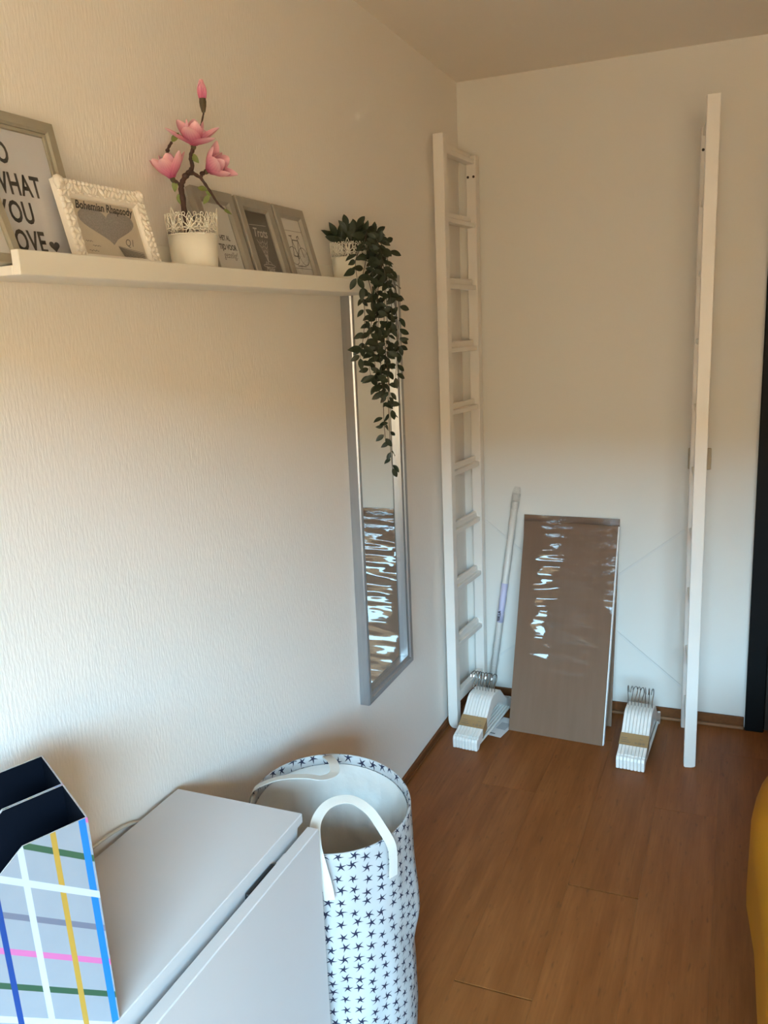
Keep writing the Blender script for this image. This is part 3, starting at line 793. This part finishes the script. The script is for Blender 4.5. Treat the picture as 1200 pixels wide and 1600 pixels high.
# ------------------------------------------------------------------ lace pots
def lace_pot(loc, rot, label):
    root = empty('lace_plant_pot', loc, rot)
    rb, rt, hb_, ht_ = .0425, .0505, .083, .130
    def rad(z): return rb + (rt - rb) * z / ht_
    bm = lathe([(rb - .003, 0), (rb, .002), (rad(.03), .03), (rad(hb_), hb_), (rad(hb_) - .0014, hb_), (rad(.03) - .0016, .03), (rb - .002, .004), (.001, .004)], 48)
    obj('pot_body', bm, 'pot', root, smooth=True)
    bm = bmesh.new()
    NR = 9
    def P(s, z, o=0.): 
        r = rad(z) + o
        return (r * math.cos(s / rt), r * math.sin(s / rt), z)
    per_ = 2 * math.pi * rt; cell = per_ / NR
    def leaf(s0, z0, ang, L, w):
        pts = []
        for q in range(14):
            t = q / 14; 
            u = (1 - math.cos(2 * math.pi * t)) / 2 * L
            v = math.sin(2 * math.pi * t) * w * (math.sin(math.pi * min(1, u / L * .9 + .05)) ** .6)
            pts.append(P(s0 + u * math.sin(ang) + v * math.cos(ang), z0 + u * math.cos(ang) - v * math.sin(ang)))
        tube(bm, pts, .00085, 4, closed=True)
    def ringl(s0, z0, r): tube(bm, [P(s0 + r * math.cos(2 * math.pi * q / 10), z0 + r * math.sin(2 * math.pi * q / 10)) for q in range(10)], .0008, 4, closed=True)
    for i in range(NR):
        s = i * cell; big = i % 3 == 0
        zc = hb_ + .011
        leaf(s, zc - .001, 0, .037 if big else .028, .0056)
        leaf(s, zc + .006, 0, .020 if big else .014, .0026)
        for sg in (-1, 1):
            leaf(s + sg * .001, zc - .001, sg * .50, .032 if big else .026, .0046)
            leaf(s + sg * .002, zc - .002, sg * 1.05, .021, .0040)
            leaf(s + sg * .002, zc - .001, sg * 1.75, .015, .0030)
            leaf(s + sg * .0015, zc - .003, sg * 2.5, .012, .0030)
        ringl(s + cell / 2, zc + .018, .0042); ringl(s + cell / 2, zc + .0095, .0034); ringl(s + cell / 2, zc + .002, .003)
        ringl(s + cell * .3, zc + .0235, .0030); ringl(s - cell * .3, zc + .0235, .0030)
    tube(bm, [P(per_ * q / 72, hb_ - .0005) for q in range(72)], .0010, 4, closed=True)
    obj('lace_rim', bm, 'pot', root, smooth=True)
    bm = bmesh.new(); bmesh.ops.create_circle(bm, cap_ends=True, segments=32, radius=rad(.074) - .003, matrix=Matrix.Translation((0, 0, .074)))
    obj('filler', bm, 'soil', root)
    return tag(root, label, 'pot')
lace_pot((.063, -1.930, ZS + .0004), .35, 'white pot with pierced lace rim holding the pink magnolia')
lace_pot((.063, -1.205, ZS + .0004), .9, 'white pot with pierced lace rim holding the trailing green plant')

# ------------------------------------------------------------------ magnolia
K = {'base': (0.056, -1.935, 1.762), 'k0': (0.053, -1.939, 1.85), 'k1': (0.053, -1.939, 1.873), 'k2': (0.059, -1.931, 1.891), 'k3': (0.068, -1.92, 1.907), 'k4': (0.067, -1.921, 1.926), 'k5': (0.072, -1.915, 1.946), 'top': (0.066, -1.922, 1.974), 'j0': (0.067, -1.921, 1.897), 'r1': (0.077, -1.909, 1.89), 'r2': (0.08, -1.905, 1.897), 'r3': (0.087, -1.895, 1.866), 'r4': (0.096, -1.885, 1.844), 'r5': (0.105, -1.873, 1.831), 'f1b': (0.043, -1.951, 1.884), 'l2': (0.04, -1.955, 1.935), 'l3': (0.046, -1.948, 1.95), 'l4': (0.057, -1.934, 1.972), 'f2': (0.072, -1.914, 1.948), 'f3': (0.085, -1.898, 1.901), 'budb': (0.087, -1.895, 2.006), 'budt': (0.087, -1.896, 2.066)}
mag = empty('magnolia_branch', K['base'])
o0 = Vector(K['base'])
def G(n): return Vector(K[n]) - o0 if isinstance(n, str) else Vector(n) - o0
def branch(pts, r0, r1):
    pp = smooth_path([G(p) for p in pts], 5); n = len(pp)
    bm = T(pp, [(r0 + (r1 - r0) * i / (n - 1)) * (1 + .16 * math.sin(i * 2.7)) for i in range(n)], 8)
    return obj('stem', bm, 'bark', mag, smooth=True)
branch(['base', 'k0', 'k1', 'k2', 'k3', 'k4', 'k5'], .0062, .0030)
branch(['k4', 'k5', 'top'], .0030, .0022)
branch(['k2', 'j0', 'r1', 'r2', 'f3'], .0040, .0022)
branch(['r1', 'r3', 'r4', 'r5'], .0030, .0016)
branch(['k1', 'f1b'], .0034, .0030)
branch(['f1b', (.036, -1.960, 1.905), 'l2', 'l3'], .0024, .0026)
branch([(.074, -1.912, 1.950), (.082, -1.902, 1.980), 'budb'], .0018, .0016)
for p, r in (('k2', .0072), ('r2', .0056), ('l2', .0044), (K['j0'], .0058)):
    bm = bmesh.new(); bmesh.ops.create_icosphere(bm, subdivisions=2, radius=r, matrix=Matrix.Translation(G(p)) @ Matrix.Diagonal((1, 1, .8, 1)))
    obj('knot', bm, 'bark', mag, smooth=True)
def petal_mesh(L, w, cup, flare):
    bm = bmesh.new(); uvl = bm.loops.layers.uv.new('UVMap'); nu, nv = 7, 10; g = []
    for j in range(nv):
        t = j / (nv - 1); row = []
        ww = w * (math.sin(math.pi * (t * .80 + .13)) ** .85) * (1 if t < .97 else .55)
        for i in range(nu):
            s = (i / (nu - 1) - .5) * 2
            x = s * ww
            z = t * L
            y = cup * (math.sin(t * math.pi * .8)) - flare * t * t + (s * s) * ww * -.45
            row.append((bm.verts.new((x, y, z)), (i / (nu - 1), t)))
        g.append(row)
    for j in range(nv - 1):
        for i in range(nu - 1):
            q = (g[j][i], g[j][i + 1], g[j + 1][i + 1], g[j + 1][i]); f = bm.faces.new([v for v, _ in q]); f.smooth = True
            for lp, (_, uv_) in zip(f.loops, q): lp[uvl].uv = uv_
    me = bpy.data.meshes.new('petal'); bm.to_mesh(me); bm.free(); me.materials.append(M['petal']); return me
PM = {'up': petal_mesh(.052, .0165, .010, .000), 'open': petal_mesh(.054, .0180, .010, -.016), 'bud': petal_mesh(.036, .0095, .0085, .0085)}
def flower(base, axis, spin, spec):
    """spec: list of (azimuth, tilt outwards, petal kind, scale)"""
    axis = Vector(axis).normalized()
    bm = bmesh.new(); bmesh.ops.create_icosphere(bm, subdivisions=2, radius=.0052, matrix=Matrix.Diagonal((1, 1, 1.3, 1)))
    fl_ = obj('flower', bm, 'bud_green', mag, smooth=True)
    fl_.matrix_local = Matrix.Translation(G(base)) @ axis.to_track_quat('Z', 'X').to_matrix().to_4x4() @ Matrix.Rotation(spin, 4, 'Z')
    for az, tilt, kind, s in spec:
        mt = Matrix.Rotation(az, 4, 'Z') @ Matrix.Translation((0, .0025, .002)) @ Matrix.Rotation(-tilt, 4, 'X') @ Matrix.Diagonal((s, s, s, 1))
        link('petal', PM[kind], fl_, mt)
    return fl_
tau = 2 * math.pi
flower(K['f1b'], (-.10, -.25, .95), .2, [(i * tau / 6 + .2 * (i % 2), .36 + .16 * (i % 2), 'up' if i % 2 else 'open', 1.0 - .08 * (i % 3)) for i in range(6)] + [(i * tau / 3 + .5, .12, 'up', .86) for i in range(3)])
flower((.072, -1.916, 1.944), (.30, -.20, .93), .9, [(i * tau / 6, .50 + .25 * (i % 2), 'open', 1.0) for i in range(6)] + [(i * tau / 4 + .4, .18, 'up', .90) for i in range(4)])
flower(K['f3'], (.86, .10, .42), .3, [(i * tau / 6, .36 + .15 * (i % 2), 'up' if i % 2 else 'open', .98) for i in range(6)] + [(i * tau / 3 + .3, .12, 'up', .86) for i in range(3)])
# closed bud at the top
bd = obj('bud', lathe([(.001, 0), (.0035, .002), (.0060, .012), (.0068, .020), (.0062, .026)], 14), 'bud_green', mag, smooth=True)
bd.matrix_local = Matrix.Translation(G('budb'))
for i in range(5):
    link('petal', PM['bud'], bd, Matrix.Rotation(i * tau / 5, 4, 'Z') @ Matrix.Translation((0, .0005, .020)) @ Matrix.Rotation(.03, 4, 'X') @ Matrix.Diagonal((.95, .72, 1.1, 1)))
def leafm(L, w, curl, name, material):
    bm = bmesh.new(); n = 6; rows = []
    for j in range(n + 1):
        t = j / n; ww = w * math.sin(math.pi * (t * .94 + .03)) ** .9 * (1 - .25 * t)
        z = curl * math.sin(t * math.pi)
        if j in (0, n): rows.append([bm.verts.new((0, t * L, -curl * 1.2 * t * t))])
        else: rows.append([bm.verts.new((-ww, t * L, z * .3 + .15 * ww - curl * t * t)), bm.verts.new((0, t * L, -curl * t * t)), bm.verts.new((ww, t * L, z * .3 + .15 * ww - curl * t * t))])
    for a, b in zip(rows, rows[1:]):
        if len(a) == 1: bm.faces.new((a[0], b[1], b[0])); bm.faces.new((a[0], b[2], b[1]))
        elif len(b) == 1: bm.faces.new((a[0], a[1], b[0])); bm.faces.new((a[1], a[2], b[0]))
        else:
            bm.faces.new((a[0], a[1], b[1], b[0])); bm.faces.new((a[1], a[2], b[2], b[1]))
    for f in bm.faces: f.smooth = True
    me = bpy.data.meshes.new(name); bm.to_mesh(me); bm.free(); me.materials.append(M[material]); return me
def place_leaf(me, parent, p, d, nrm, s, name='leaf'):
    d = Vector(d).normalized(); nrm = Vector(nrm); nrm -= d * nrm.dot(d)
    if nrm.length < 1e-4: nrm = d.orthogonal()
    nrm.normalize(); x = d.cross(nrm)
    mt = Matrix.Identity(4)
    for i in range(3): mt[i][0] = x[i] * s; mt[i][1] = d[i] * s; mt[i][2] = nrm[i] * s; mt[i][3] = p[i]
    return link(name, me, parent, mt)
LM = leafm(.020, .0058, .002, 'leaf', 'leaf_light')
viewn = Vector((.5, -.85, .1))
for p, d, s in (((.046, -1.948, 1.884), (-.1, -.05, -1), 1.15), ((.048, -1.945, 1.858), (.2, .0, -1), 1.0), ((.084, -1.899, 1.868), (-.9, -.3, .25), 1.0), ((.086, -1.896, 1.858), (-.7, -.3, -.9), 1.05), ((.089, -1.893, 1.856), (-.5, -.2, .6), .8), ((.0675, -1.921, 1.932), (.6, .2, -.75), 1.15), ((.0675, -1.920, 1.935), (.25, .1, -.9), .9)):
    place_leaf(LM, mag, Vector(p) - o0, d, viewn, s)
place_leaf(LM, mag, Vector(K['l3']) - o0, (.5, .4, .8), viewn, 1.15)
bm = lathe([(.0006, 0), (.0026, .004), (.0030, .009), (.0012, .016), (.0002, .019)], 10)
ob = obj('leaf_bud', bm, 'leaf_light', mag, smooth=True); ob.matrix_local = Matrix.Translation(G((.103, -1.876, 1.833))) @ Vector((.65, .5, -.55)).to_track_quat('Z', 'X').to_matrix().to_4x4()
tag(mag, 'artificial magnolia branch with three open pink flowers and one bud on the ledge', 'flower')

# ------------------------------------------------------------------ trailing plant
PO = Vector((.063, -1.205, ZS + .075))
pl = empty('trailing_plant', PO)
VN = [[(0.07, -1.153, 1.836), (0.12, -1.149, 1.794), (0.12, -1.104, 1.702), (0.12, -1.117, 1.579), (0.12, -1.104, 1.435), (0.12, -1.106, 1.325), (0.12, -1.104, 1.251), (0.12, -1.095, 1.189)],
[(0.07, -1.131, 1.833), (0.1, -1.143, 1.754), (0.1, -1.121, 1.616), (0.1, -1.183, 1.514), (0.1, -1.178, 1.46)],
[(0.07, -1.109, 1.834), (0.15, -1.134, 1.759), (0.15, -1.076, 1.666), (0.15, -1.087, 1.56), (0.15, -1.118, 1.454)],
[(0.07, -1.162, 1.825), (0.14, -1.299, 1.712), (0.14, -1.294, 1.615), (0.14, -1.334, 1.518)],
[(0.07, -1.131, 1.833), (0.13, -1.162, 1.734), (0.13, -1.195, 1.598), (0.13, -1.169, 1.458), (0.13, -1.168, 1.333), (0.13, -1.164, 1.287)],
[(0.07, -1.197, 1.82), (0.16, -1.380, 1.76), (0.16, -1.375, 1.715)],
[(0.07, -1.087, 1.831), (0.15, -1.172, 1.749), (0.15, -1.127, 1.648), (0.15, -1.175, 1.51), (0.15, -1.156, 1.367)],
[(0.07, -1.145, 1.827), (0.125, -1.194, 1.717), (0.125, -1.156, 1.649), (0.125, -1.203, 1.512), (0.12, -1.172, 1.423)],
[(0.07, -1.120, 1.838), (0.1, -1.010, 1.724), (0.1, -0.960, 1.614), (0.1, -0.955, 1.539)],
[(0.07, -1.132, 1.824), (0.14, -1.26, 1.729), (0.14, -1.237, 1.665), (0.14, -1.264, 1.582), (0.14, -1.319, 1.542)],
[(0.07, -1.118, 1.832), (0.13, -1.133, 1.744), (0.13, -1.11, 1.614), (0.13, -1.153, 1.474), (0.13, -1.133, 1.392)]]
LD = [leafm(.038, .0098, .006, 'leaf', 'leaf_dark'), leafm(.032, .0090, .004, 'leaf', 'leaf_dark'), leafm(.027, .0072, .005, 'leaf', 'leaf_dark')]
for vi, v in enumerate(VN):
    start = PO + Vector((rnd.uniform(-.015, .02), rnd.uniform(-.01, .02), 0))
    apex = Vector((.075 + .2 * (v[1][0] - .07), -1.165 + rnd.uniform(-.02, .02), 1.846 + rnd.uniform(0, .010)))
    mid = Vector(v[1]) * .55 + apex * .45 + Vector((.012, 0, .012))
    path = smooth_path([start, apex, mid] + [Vector(p) for p in v[1:]], 7)
    path = [p - PO for p in path]
    obj('vine_stem', T(path, [.0013 - .0006 * i / len(path) for i in range(len(path))], 5), 'stem', pl, smooth=True)
    acc = 0.; nxt = .11; side_ = 1
    for a, b in zip(path, path[1:]):
        acc += (b - a).length
        if acc > nxt:
            nxt = acc + rnd.uniform(.016, .024)
            t = (b - a).normalized()
            low = (b.z + PO.z) < 1.42
            for sgn in ((side_, -side_) if rnd.random() < (.35 if low else .62) else (side_,)):
                d = t * rnd.uniform(.1, .7) + Vector((.62, .78, 0)) * sgn * rnd.uniform(.5, 1.) + Vector((rnd.uniform(-.4, .4), rnd.uniform(-.4, .4), rnd.uniform(-.35, .25)))
                nr = Vector((.55 + rnd.uniform(-.6, .6), -.8 + rnd.uniform(-.6, .6), .35 + rnd.uniform(-.5, .5)))
                place_leaf(LD[rnd.choice((0, 1, 1, 2)) if not low else rnd.choice((1, 2))], pl, b + d.normalized() * .003, d, nr, rnd.uniform(.82, 1.12))
            side_ = -side_
    place_leaf(LD[1], pl, path[-1], path[-1] - path[-3] + Vector((.005, .002, 0)), viewn, 1.)
# upright sprigs on top
sprigs = [(-.055, -.05, .018), (-.045, -.03, .030), (-.02, .0, .048), (.01, .02, .050), (.04, .04, .046), (.065, .05, .034), (.09, .06, .012), (.10, .065, -.014), (.05, .02, .018), (-.01, -.03, .028), (.03, -.02, .026), (.075, .0, .000)]
for dx_, dn2, dz_ in sprigs:
    d = Vector((.50, .86, 0)) * dx_ + Vector((.8, -.55, 0)) * max(-.03, dn2) * .5 + Vector((0, 0, dz_))
    s0 = Vector((rnd.uniform(-.015, .015), rnd.uniform(-.015, .015), 0)); e = Vector((.01, .01, .036)) + d
    if e.x < -.045: e.x = -.045
    path = smooth_path([s0, s0 * .6 + Vector((0, 0, .036)) + d * .35, e], 6)
    obj('sprig_stem', T(path, .0011, 5), 'stem', pl, smooth=True)
    for j in range(5, len(path)):
        if j % 2 == 0 or j == len(path) - 1:
            t = (path[j] - path[j - 1]).normalized()
            for sgn in ((1, -1) if j < len(path) - 1 else (0,)):
                dd = t + Vector((.62, .78, 0)) * sgn * rnd.uniform(.5, 1.0) + Vector((rnd.uniform(-.3, .3), rnd.uniform(-.3, .3), rnd.uniform(-.2, .4)))
                if path[j].x + PO.x + dd.normalized().x * .04 < .008: dd.x = abs(dd.x)
                place_leaf(LD[rnd.choice((0, 0, 1))], pl, path[j], dd, Vector((.5, -.8, .3)) + Vector((rnd.uniform(-.5, .5), rnd.uniform(-.5, .5), rnd.uniform(-.4, .4))), rnd.uniform(.85, 1.1))
tag(pl, 'dark green trailing artificial plant hanging from the ledge over the mirror', 'plant')

# ------------------------------------------------------------------ low white cabinet
CX0, CX1, CY0, CY1, CZ = .016, .306, -2.96, -2.082, .680
cab = empty('storage_cabinet', (CX0, CY1, 0))
wx, wy = CX1 - CX0, CY1 - CY0
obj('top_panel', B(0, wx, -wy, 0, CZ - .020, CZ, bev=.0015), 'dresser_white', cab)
bm = bmesh.new()
box(bm, 0, wx - .012, -.018, -.001, .03, CZ - .0205); box(bm, 0, wx - .012, -wy + .001, -wy + .018, .03, CZ - .0205)
box(bm, 0, .010, -wy + .018, -.018, .03, CZ - .0205); box(bm, .010, wx - .012, -wy + .018, -.018, .03, .05)
box(bm, .010, wx - .014, -wy + .018, -.018, CZ - .26, CZ - .25)
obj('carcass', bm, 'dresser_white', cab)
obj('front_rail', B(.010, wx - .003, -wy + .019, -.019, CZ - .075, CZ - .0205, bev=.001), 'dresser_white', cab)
obj('plinth', B(.02, wx - .03, -wy + .01, -.01, 0, .0295), 'dresser_white', cab)
fx0, fx1 = .317 - CX0, .3415 - CX0
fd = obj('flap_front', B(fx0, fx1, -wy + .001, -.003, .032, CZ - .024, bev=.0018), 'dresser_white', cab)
obj('flap_grip', B(fx0 - .013, fx0 - .0008, -.215, -.122, CZ - .062, CZ - .028, bev=.004, seg=2), 'black_plastic', fd)
obj('flap_rail', B(fx0 - .010, fx0 - .0008, -.112, -.080, CZ - .075, CZ - .034, bev=.002), 'label_paper', fd)
tag(cab, 'low white storage cabinet with tilted-open flap front, at the lower left against the wall', 'cabinet')

# cable behind the cabinet
cb = smooth_path([(.008, -2.50, .60), (.0075, -2.42, .672), (.0085, -2.34, .694), (.0080, -2.26, .690), (.0075, -2.20, .670), (.008, -2.15, .62)], 8)
o = obj('power_cable', T(cb, .0034, 8), 'cable', smooth=True)
tag(o, 'cream power cable looping up between the wall and the white cabinet', 'cable')

# ------------------------------------------------------------------ plaid magazine files
def mag_file(p, label):
    ang = math.atan2(-.854, -.52)
    root = empty('magazine_file', p, ang)        # local +x: from the tall spine to the low front; local -y... near face at y=0
    Wd, th, Ln = .106, .0022, .250
    side = [(-.009, 0), (0, .311), (.081, .303), (Ln, .150), (Ln, 0)]
    def panel(y0, y1, inner_plus, nm):
        bm = prism(side, 1, y0, y1)
        for f in bm.faces:
            if abs(f.normal.y) > .9: f.material_index = 1 if (f.normal.y > 0) == inner_plus else 0
            else: f.material_index = 2
        return obj(nm, bm, ['plaid', 'navy', 'card_edge'], root)
    # near face is on the side facing the camera (local +y for this rotation)
    panel(-th, 0, False, 'side_panel'); panel(-Wd, -Wd + th, True, 'side_panel')
    def wall(x0, x1, z1, nm, inner):
        bm = B(x0, x1, -Wd + th + .0001, -th - .0001, 0, z1); bm.normal_update()
        for f in bm.faces:
            f.material_index = 0
            if abs(f.normal.x) > .9 and (f.normal.x > 0) == inner: f.material_index = 1
            if f.normal.z > .9: f.material_index = 2
        return obj(nm, bm, ['plaid', 'navy', 'card_edge'], root)
    bm = prism([(-.009, 0), (0, .311), (th, .311), (-.009 + th, 0)], 1, -Wd + th + .0001, -th - .0001)
    for f in bm.faces: f.material_index = 1 if f.normal.x > .8 else (2 if f.normal.z > .8 else 0)
    obj('spine_panel', bm, ['plaid', 'navy', 'card_edge'], root)
    wall(Ln - th, Ln, .150, 'front_panel', False)
    obj('bottom_panel', B(th - .008, Ln - th, -Wd + th + .0002, -th - .0002, .0002, .002), 'navy', root)
    return tag(root, label, 'magazine file')
nrm_ = Vector((-.85412, .52007, 0))
p0 = Vector((.302, -2.626, CZ + .0006))
mag_file(p0, 'grey plaid magazine file with navy inside, nearest, on the white cabinet')
mag_file(p0 + nrm_ * .1075, 'grey plaid magazine file with navy inside, behind the nearest one by the wall')

# ------------------------------------------------------------------ starfish laundry bag
bag = empty('laundry_bag', (.266, -1.886, 0))
BR, BH = .174, .588
def bag_pt(th, t, inner=False):
    z = BH * t
    # rim a little lower on the near right
    tilt = -.018 * math.cos(th - math.radians(-45)) * t
    r = BR * (1 + .030 * math.sin(math.pi * t * .9) - .025 * (1 - t))
    n1 = noise.noise(Vector((math.cos(th) * 2.2, math.sin(th) * 2.2, z * 7)))
    n2 = noise.noise(Vector((math.cos(th) * 5 + 4, math.sin(th) * 5, z * 13 + th)))
    amp = .55 * math.sin(math.pi * min(1, t * 1.02)) ** .7
    fold = .010 * math.sin(th * 3 + z * 14 + 2.5 * n1)
    r += amp * (.013 * n1 + .006 * n2 + fold * .55)
    if inner: r -= .005
    return (r * math.cos(th), r * math.sin(th), z + tilt)
bm = bmesh.new(); uvl = bm.loops.layers.uv.new('UVMap'); NT_, NZ = 112, 64
g = [[bm.verts.new(bag_pt(2 * math.pi * i / NT_, j / NZ)) for i in range(NT_)] for j in range(NZ + 1)]
for j in range(NZ):
    for i in range(NT_):
        f = bm.faces.new((g[j][i], g[j][(i + 1) % NT_], g[j + 1][(i + 1) % NT_], g[j + 1][i])); f.smooth = True
        for lp, (ii, jj) in zip(f.loops, ((i, j), (i + 1, j), (i + 1, j + 1), (i, j + 1))): lp[uvl].uv = (2 * math.pi * ii / NT_ * BR, jj / NZ * BH)
# folded hem: the print turns over the rim and down the inside a little
prev = g[NZ]; L_ = 0
for s_, (dr, dz) in enumerate(((-.002, .003), (-.0045, .002), (-.0055, -.008), (-.006, -.020))):
    row = []
    for i in range(NT_):
        th = 2 * math.pi * i / NT_; p = Vector(bag_pt(th, 1)); q = Vector((math.cos(th), math.sin(th), 0))
        row.append(bm.verts.new(p + q * dr + Vector((0, 0, dz))))
    L2 = L_ + .009
    for i in range(NT_):
        f = bm.faces.new((prev[i], prev[(i + 1) % NT_], row[(i + 1) % NT_], row[i])); f.smooth = True
        for lp, (ii, vv) in zip(f.loops, ((i, L_), (i + 1, L_), (i + 1, L2), (i, L2))): lp[uvl].uv = (2 * math.pi * ii / NT_ * BR, BH + vv)
    prev = row; L_ = L2
obj('bag_body', bm, 'stars', bag)
bm = bmesh.new(); NI = 40
g = []
for j in range(NI + 1):
    t = 1 - j / NI; row = []
    for i in range(NT_):
        th = 2 * math.pi * i / NT_
        p = Vector(bag_pt(th, max(.02, t * .966), True)); q = Vector((math.cos(th), math.sin(th), 0))
        w_ = (.004 * math.sin(th * 9 + 6 * noise.noise(Vector((th, t * 3, 1)))) + .010 * noise.noise(Vector((math.cos(th) * 4, math.sin(th) * 4, t * 8)))) * min(1, j / 6)
        row.append(bm.verts.new(p - q * (.003 + abs(w_))))
    g.append(row)
for a, b in zip(g, g[1:]):
    for i in range(NT_): bm.faces.new((a[i], b[i], b[(i + 1) % NT_], a[(i + 1) % NT_])).smooth = True
bm.faces.new(g[-1])
obj('bag_lining', bm, 'lining', bag)
bo = Vector((.266, -1.886, 0))
# front handle
hp = smooth_path([Vector(p) - bo for p in ((.3450, -2.0640, .486), (.3430, -2.0700, .525), (.3360, -2.0745, .568), (.325, -2.070, .608), (.310, -2.035, .636), (.318, -1.990, .650), (.352, -1.962, .650), (.394, -1.966, .636), (.426, -1.975, .606), (.4450, -1.9760, .574), (.4470, -1.9740, .540), (.4440, -1.9720, .500))], 9)
def handle(hp, wdir_ends, nm):
    n = len(hp); ts = [(hp[min(i + 1, n - 1)] - hp[max(i - 1, 0)]).normalized() for i in range(n)]
    w0 = wdir_ends[0]; wd = []
    for t in ts:
        w0 = (w0 - t * w0.dot(t)).normalized(); wd.append(w0)
    e = wdir_ends[-1]; e = (e - ts[-1] * e.dot(ts[-1])).normalized()
    if e.dot(wd[-1]) < 0: e = -e
    tw = math.atan2(ts[-1].dot(wd[-1].cross(e)), wd[-1].dot(e))
    wd = [Matrix.Rotation(tw * i / (n - 1), 3, ts[i]) @ w for i, w in enumerate(wd)]
    nr = [t.cross(w) for t, w in zip(ts, wd)]
    return ribbon(nm, hp, nr, wd, .0215, .0018, 'webbing', bag)
handle(hp, (Vector((.92, .40, 0)), Vector((.55, .83, .12)), Vector((.43, .90, 0))), 'front_handle')
hp2 = smooth_path([Vector(p) - bo for p in ((.084, -1.925, .556), (.090, -1.928, .585), (.104, -1.925, .612), (.150, -1.898, .628), (.205, -1.880, .632), (.240, -1.868, .628), (.252, -1.835, .625), (.234, -1.800, .628), (.205, -1.770, .622), (.188, -1.742, .605), (.180, -1.7215, .575), (.178, -1.7190, .545))], 5)
handle(hp2, (Vector((.2, -.98, .0)), Vector((.10, .25, .95)), Vector((.9, .45, 0))), 'back_handle')
tag(bag, 'white fabric laundry bag printed with navy starfish, standing beside the cabinet', 'laundry bag')

# ------------------------------------------------------------------ bed edge with mustard cover
bed = empty('bed', (1.60, -2.25, 0))
obj('bed_base', B(-.40, .42, -.95, .95, .04, .26, bev=.01), 'mattress', bed)
for sx in (-1, 1):
    for sy in (-1, 1): obj('bed_leg', B(.36 * sx - .025, .36 * sx + .025, .88 * sy - .025, .88 * sy + .025, 0, .0398), 'black_frame', bed)
obj('mattress', B(-.41, .43, -.96, .96, .2605, .455, bev=.03, seg=3), 'mattress', bed)
tag(bed, 'bed under a mustard cover at the right edge of the picture', 'bed')
def draped(nm, x0, x1, y0, y1, zt, zb, rad_, amp, seed, label):
    bm = bmesh.new(); n = 120; m_ = 26
    # rounded-rectangle rings from the hem up over the edge to the middle
    def ringpt(s, inset):
        # perimeter parameter s in 0..1 of a rounded rectangle
        cx, cy = (x0 + x1) / 2, (y0 + y1) / 2; a, b = (x1 - x0) / 2 - inset, (y1 - y0) / 2 - inset
        a = max(a, .01); b = max(b, .01)
        th = 2 * math.pi * s; e = 7.
        c, s_ = math.cos(th), math.sin(th)
        k_ = (abs(c) ** e + abs(s_) ** e) ** (-1 / e)
        return cx + a * c * k_, cy + b * s_ * k_
    rows = []
    for j in range(m_):
        t = j / (m_ - 1)
        if t < .6:
            z = zb + (zt - rad_ - zb) * t / .6; inset = 0
        elif t < .85:
            a = (t - .6) / .25 * math.pi / 2; z = zt - rad_ + rad_ * math.sin(a); inset = rad_ * (1 - math.cos(a))
        else:
            z = zt + .012 * (t - .85) / .15; inset = rad_ + (t - .85) / .15 * .36
        row = []
        for i in range(n):
            x, y = ringpt(i / n, inset)
            f = 1 - min(1, t / .75) * .55
            w = amp * f * noise.noise(Vector((x * 5 + seed, y * 5, z * 3.2)))
            w += amp * .5 * f * math.sin(y * 19 + x * 19 + seed)
            cx, cy = (x0 + x1) / 2, (y0 + y1) / 2
            d = Vector((x - cx, (y - cy) * .5)).normalized()
            u_ = min(1, max(0, (-1.50 - y) / .30)); w -= .024 * u_ * u_ * (3 - 2 * u_) if x < cx else 0
            row.append(bm.verts.new((x + d.x * w, y + d.y * w, z + (.006 * noise.noise(Vector((x * 6, y * 6, seed))) if t >= .6 else 0))))
        rows.append(row)
    for a, b in zip(rows, rows[1:]):
        for i in range(n): bm.faces.new((a[i], a[(i + 1) % n], b[(i + 1) % n], b[i])).smooth = True
    bm.faces.new(rows[-1])
    o = obj(nm, bm, 'mustard')
    return tag(o, label, 'bed cover')
draped('bed_skirt', 1.152, 2.06, -3.24, -1.20, .460, .012, .03, .006, 3.3, 'mustard yellow valance hanging to the floor below the bulging cover at the right edge')
draped('bedspread', 1.114, 2.10, -3.28, -1.150, .530, .285, .075, .010, 1.2, 'mustard yellow cover bulging over the top of the bed at the right edge')
